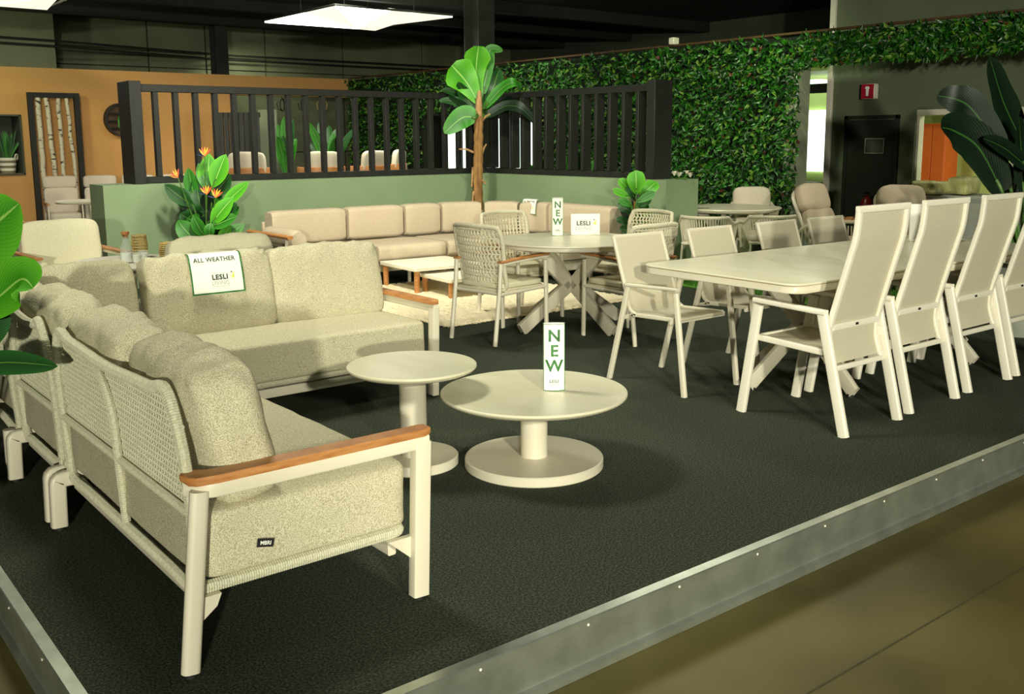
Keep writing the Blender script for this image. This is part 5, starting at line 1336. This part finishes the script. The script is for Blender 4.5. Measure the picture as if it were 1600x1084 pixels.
def tub(label, loc, rz, cush=True):
    t = thing('tub_chair', label, 'chair', loc, rz, 'rope tub chairs at the far round table')
    for s in (-1, 1):
        for yy in (-.22, .24): MB().tube([(s*.24, yy, 0), (s*.22, yy*.9, .40)], .014, 7).build('leg', 'sand_metal', t)
    ring = lambda z, k: [Vector((.29*k*math.cos(a), -.02-.30*k*math.sin(a), z-(0 if 3 < i < 13 else .06))) for i, a in enumerate([PI*(-.12+1.24*i/16) for i in range(17)])]
    fr = MB(); ropetube(fr, ring(.67, 1.0), .018, pitch=.012); fr.tube(ring(.40, .86), .014, 7); fr.build('tub_frame', 'rope_pale', t)
    wv = MB(); A1, B1 = resample(ring(.67, 1.0), .028), ring(.40, .86); B1 = resample(B1, .028*.86)
    for i in range(min(len(A1), len(B1))): wv.tube([B1[i], A1[i]], .008, 5)
    o = wv.build('rope_strands', 'rope_pale', t); o['kind'] = 'stuff'
    MB().box((0, 0, .40), (.46, .46, .03), .01).build('seat_base', 'sand_metal', t); cushion('seat_cushion', (.46, .46, .09), 'cushion_beige', t, (0, .01, .455), n=8, e=7, puff=.15, seed=1, wr=.003)
    if cush: cushion('back_cushion', (.46, .13, .34), 'cushion_beige', t, (0, -.20, .70), rot=(.12, 0, 0), n=10, e=4.5, puff=.25, seed=2, wr=.003)
for (pxx, dd, off, cu), l in zip(((1108, 10.2, 2.9, False), (1196, 10.3, 3.5, False), (1178, 12.0, .2, True)), ['rope tub chair at the near left of the far round table', 'rope tub chair at the near right of the far round table', 'tub chair with plump cream back cushion behind the far round table']):
    a = at(pxx, 350, dd); q = tub(l, (a.x, a.y, .02), facecam(a.x, a.y, off), cu)
def tufted(label, loc, rz, H=1.0):
    t = thing('tufted_lounge_chair', label, 'chair', loc, rz, 'tufted beige lounge chairs by the passage')
    for s in (-1, 1):
        MB().tube(smooth_path([(s*.33, .36, 0), (s*.33, .30, .30), (s*.33, .26, .58), (s*.33, -.1, .62), (s*.33, -.30, .50), (s*.33, -.34, 0)], 5), .02, 8).build('side_frame', 'rope_pale', t)
        wv = MB()
        for k in range(12): wv.tube([(s*.33, .25-k*.045, .34), (s*.33, .23-k*.043, .58)], .008, 5)
        wv.build('wicker_side', 'rope_pale', t)
    MB().tube(fillet([(-.29, -.12, .34), (-.30, -.44, H), (.30, -.44, H), (.29, -.12, .34)], .15), .022, 8).build('back_frame', 'sand_metal', t)
    MB().box((0, .06, .32), (.62, .6, .04), .01).build('seat_frame', 'sand_metal', t)
    cushion('seat_cushion', (.60, .62, .15), 'fabric_smooth', t, (0, .08, .41), n=10, e=6, puff=.2, seed=3)
    cushion('back_cushion', (.60, .15, .36), 'fabric_smooth', t, (0, -.20, .62), rot=(.36, 0, 0), n=10, e=5, puff=.3, seed=4)
    cushion('head_cushion', (.60, .20, .36), 'fabric_smooth', t, (0, -.32, .90), rot=(.34, 0, 0), n=12, e=3.6, puff=.3, seed=5)
    return t
a = at(1304, 400, 10.5); q = tufted('tufted beige lounge chair in profile before the narrow bright passage', (a.x, a.y, 0), facecam(a.x, a.y, 1.05), .98); q.scale = (.9, .9, .93)
a = at(1424, 400, 9.9); q = tufted('tufted beige lounge chair facing us before the fire extinguisher', (a.x, a.y, 0), facecam(a.x, a.y, .45), .98); q.scale = (.84, .9, .93)
a = at(1336, 400, 11.0)
t = thing('teak_side_table', 'small slatted teak side table between the tufted lounge chairs', 'table', (a.x, a.y, 0), .5)
for k in range(5): MB().box((0, -.18+k*.09, .585), (.5, .075, .02), .004).build('slat', 'teak', t)
for zz in (.50,): MB().box((0, -.2, zz), (.46, .03, .04), .004).build('apron', 'teak', t); MB().box((0, .2, zz), (.46, .03, .04), .004).build('apron', 'teak', t)
for sx in (-1, 1):
    for sy in (-1, 1): MB().box((sx*.22, sy*.19, .285), (.04, .04, .57), .004).build('leg', 'teak', t)
# counter with wrapped boxes
a = at(1492, 350, 10.9); hz = at(1480, 304, 10.9).z
t = thing('service_counter', 'pale grey service counter behind the dining chairs at right', 'counter', (a.x, a.y, FZ), 0)
MB().box((0, 0, (hz-FZ)/2), (.6, 1.25, hz-FZ-.04), .004).build('body', 'pot_grey', t); MB().box((0, 0, hz-FZ-.01), (.64, 1.3, .03), .004).build('counter_top', 'pot_grey', t)
for s in (-1, 1): MB().box((-.305, s*.31, (hz-FZ)/2), (.02, .58, hz-FZ-.14), .003).build('door', 'pot_grey', t)
for k, (pxx, w_, h_, dy) in enumerate(((1454, .27, .15, 0), (1504, .25, .19, .0))):
    q = at(pxx, 300, 10.75); pk = cushion_mb(.34, w_, h_, n=10, e=9, puff=.1, seed=k, wr=.02)
    o = pk.build('wrapped_box', 'plastic_wrap', None, loc=(q.x, q.y, hz+h_/2+.012), ang=30); tag(o, ['left plastic wrapped parcel on the grey counter', 'right taller plastic wrapped parcel on the grey counter'][k], 'parcel', 'wrapped parcels on the counter')
# sign holder and box on the dining table, flowers on the wall end
t = thing('card_holder', 'small white card holder on the far end of the long dining table', 'sign', (6.62, 3.72, .7455), face)
MB().box((0, 0, .14), (.085, .012, .25), .002).build('card', 'paper', t); MB().box((0, 0, .008), (.09, .06, .016), .003).build('foot', 'white_metal', t)
t = thing('storage_box', 'low white box lying at the far end of the long dining table', 'box', (6.80, 3.62, .7455), .2)
MB().box((0, 0, .035), (.22, .16, .07), .004).build('box_body', 'white_metal', t); MB().box((0, 0, .078), (.23, .17, .016), .004).build('lid', 'paper', t)
a = onx(1065, 275, 7.95)
t = thing('flower_bunch', 'white flowers lying on the top of the sage wall end', 'flowers', (7.95, a.y, HW)); R = random.Random(1)
for k in range(7):
    c = Vector((R.uniform(-.05, .05), R.uniform(-.09, .09), R.uniform(.02, .06)))
    fl = MB()
    for j in range(6):
        an = j*PI/3; fl2 = leaf_mb(arc(c, c+Vector((math.cos(an)*.035, math.sin(an)*.035, .03)), .012, 5), .035, .3, 'oval', seed=j); n_ = len(fl.v); fl.v += fl2.v; fl.f += [tuple(q+n_ for q in f_) for f_ in fl2.f]
    fl.build('blossom', 'white_flower', t)
MB().tube([(0, .08, .008), (0, -.08, .012)], .008, 6).build('stalks', 'stem_green', t)
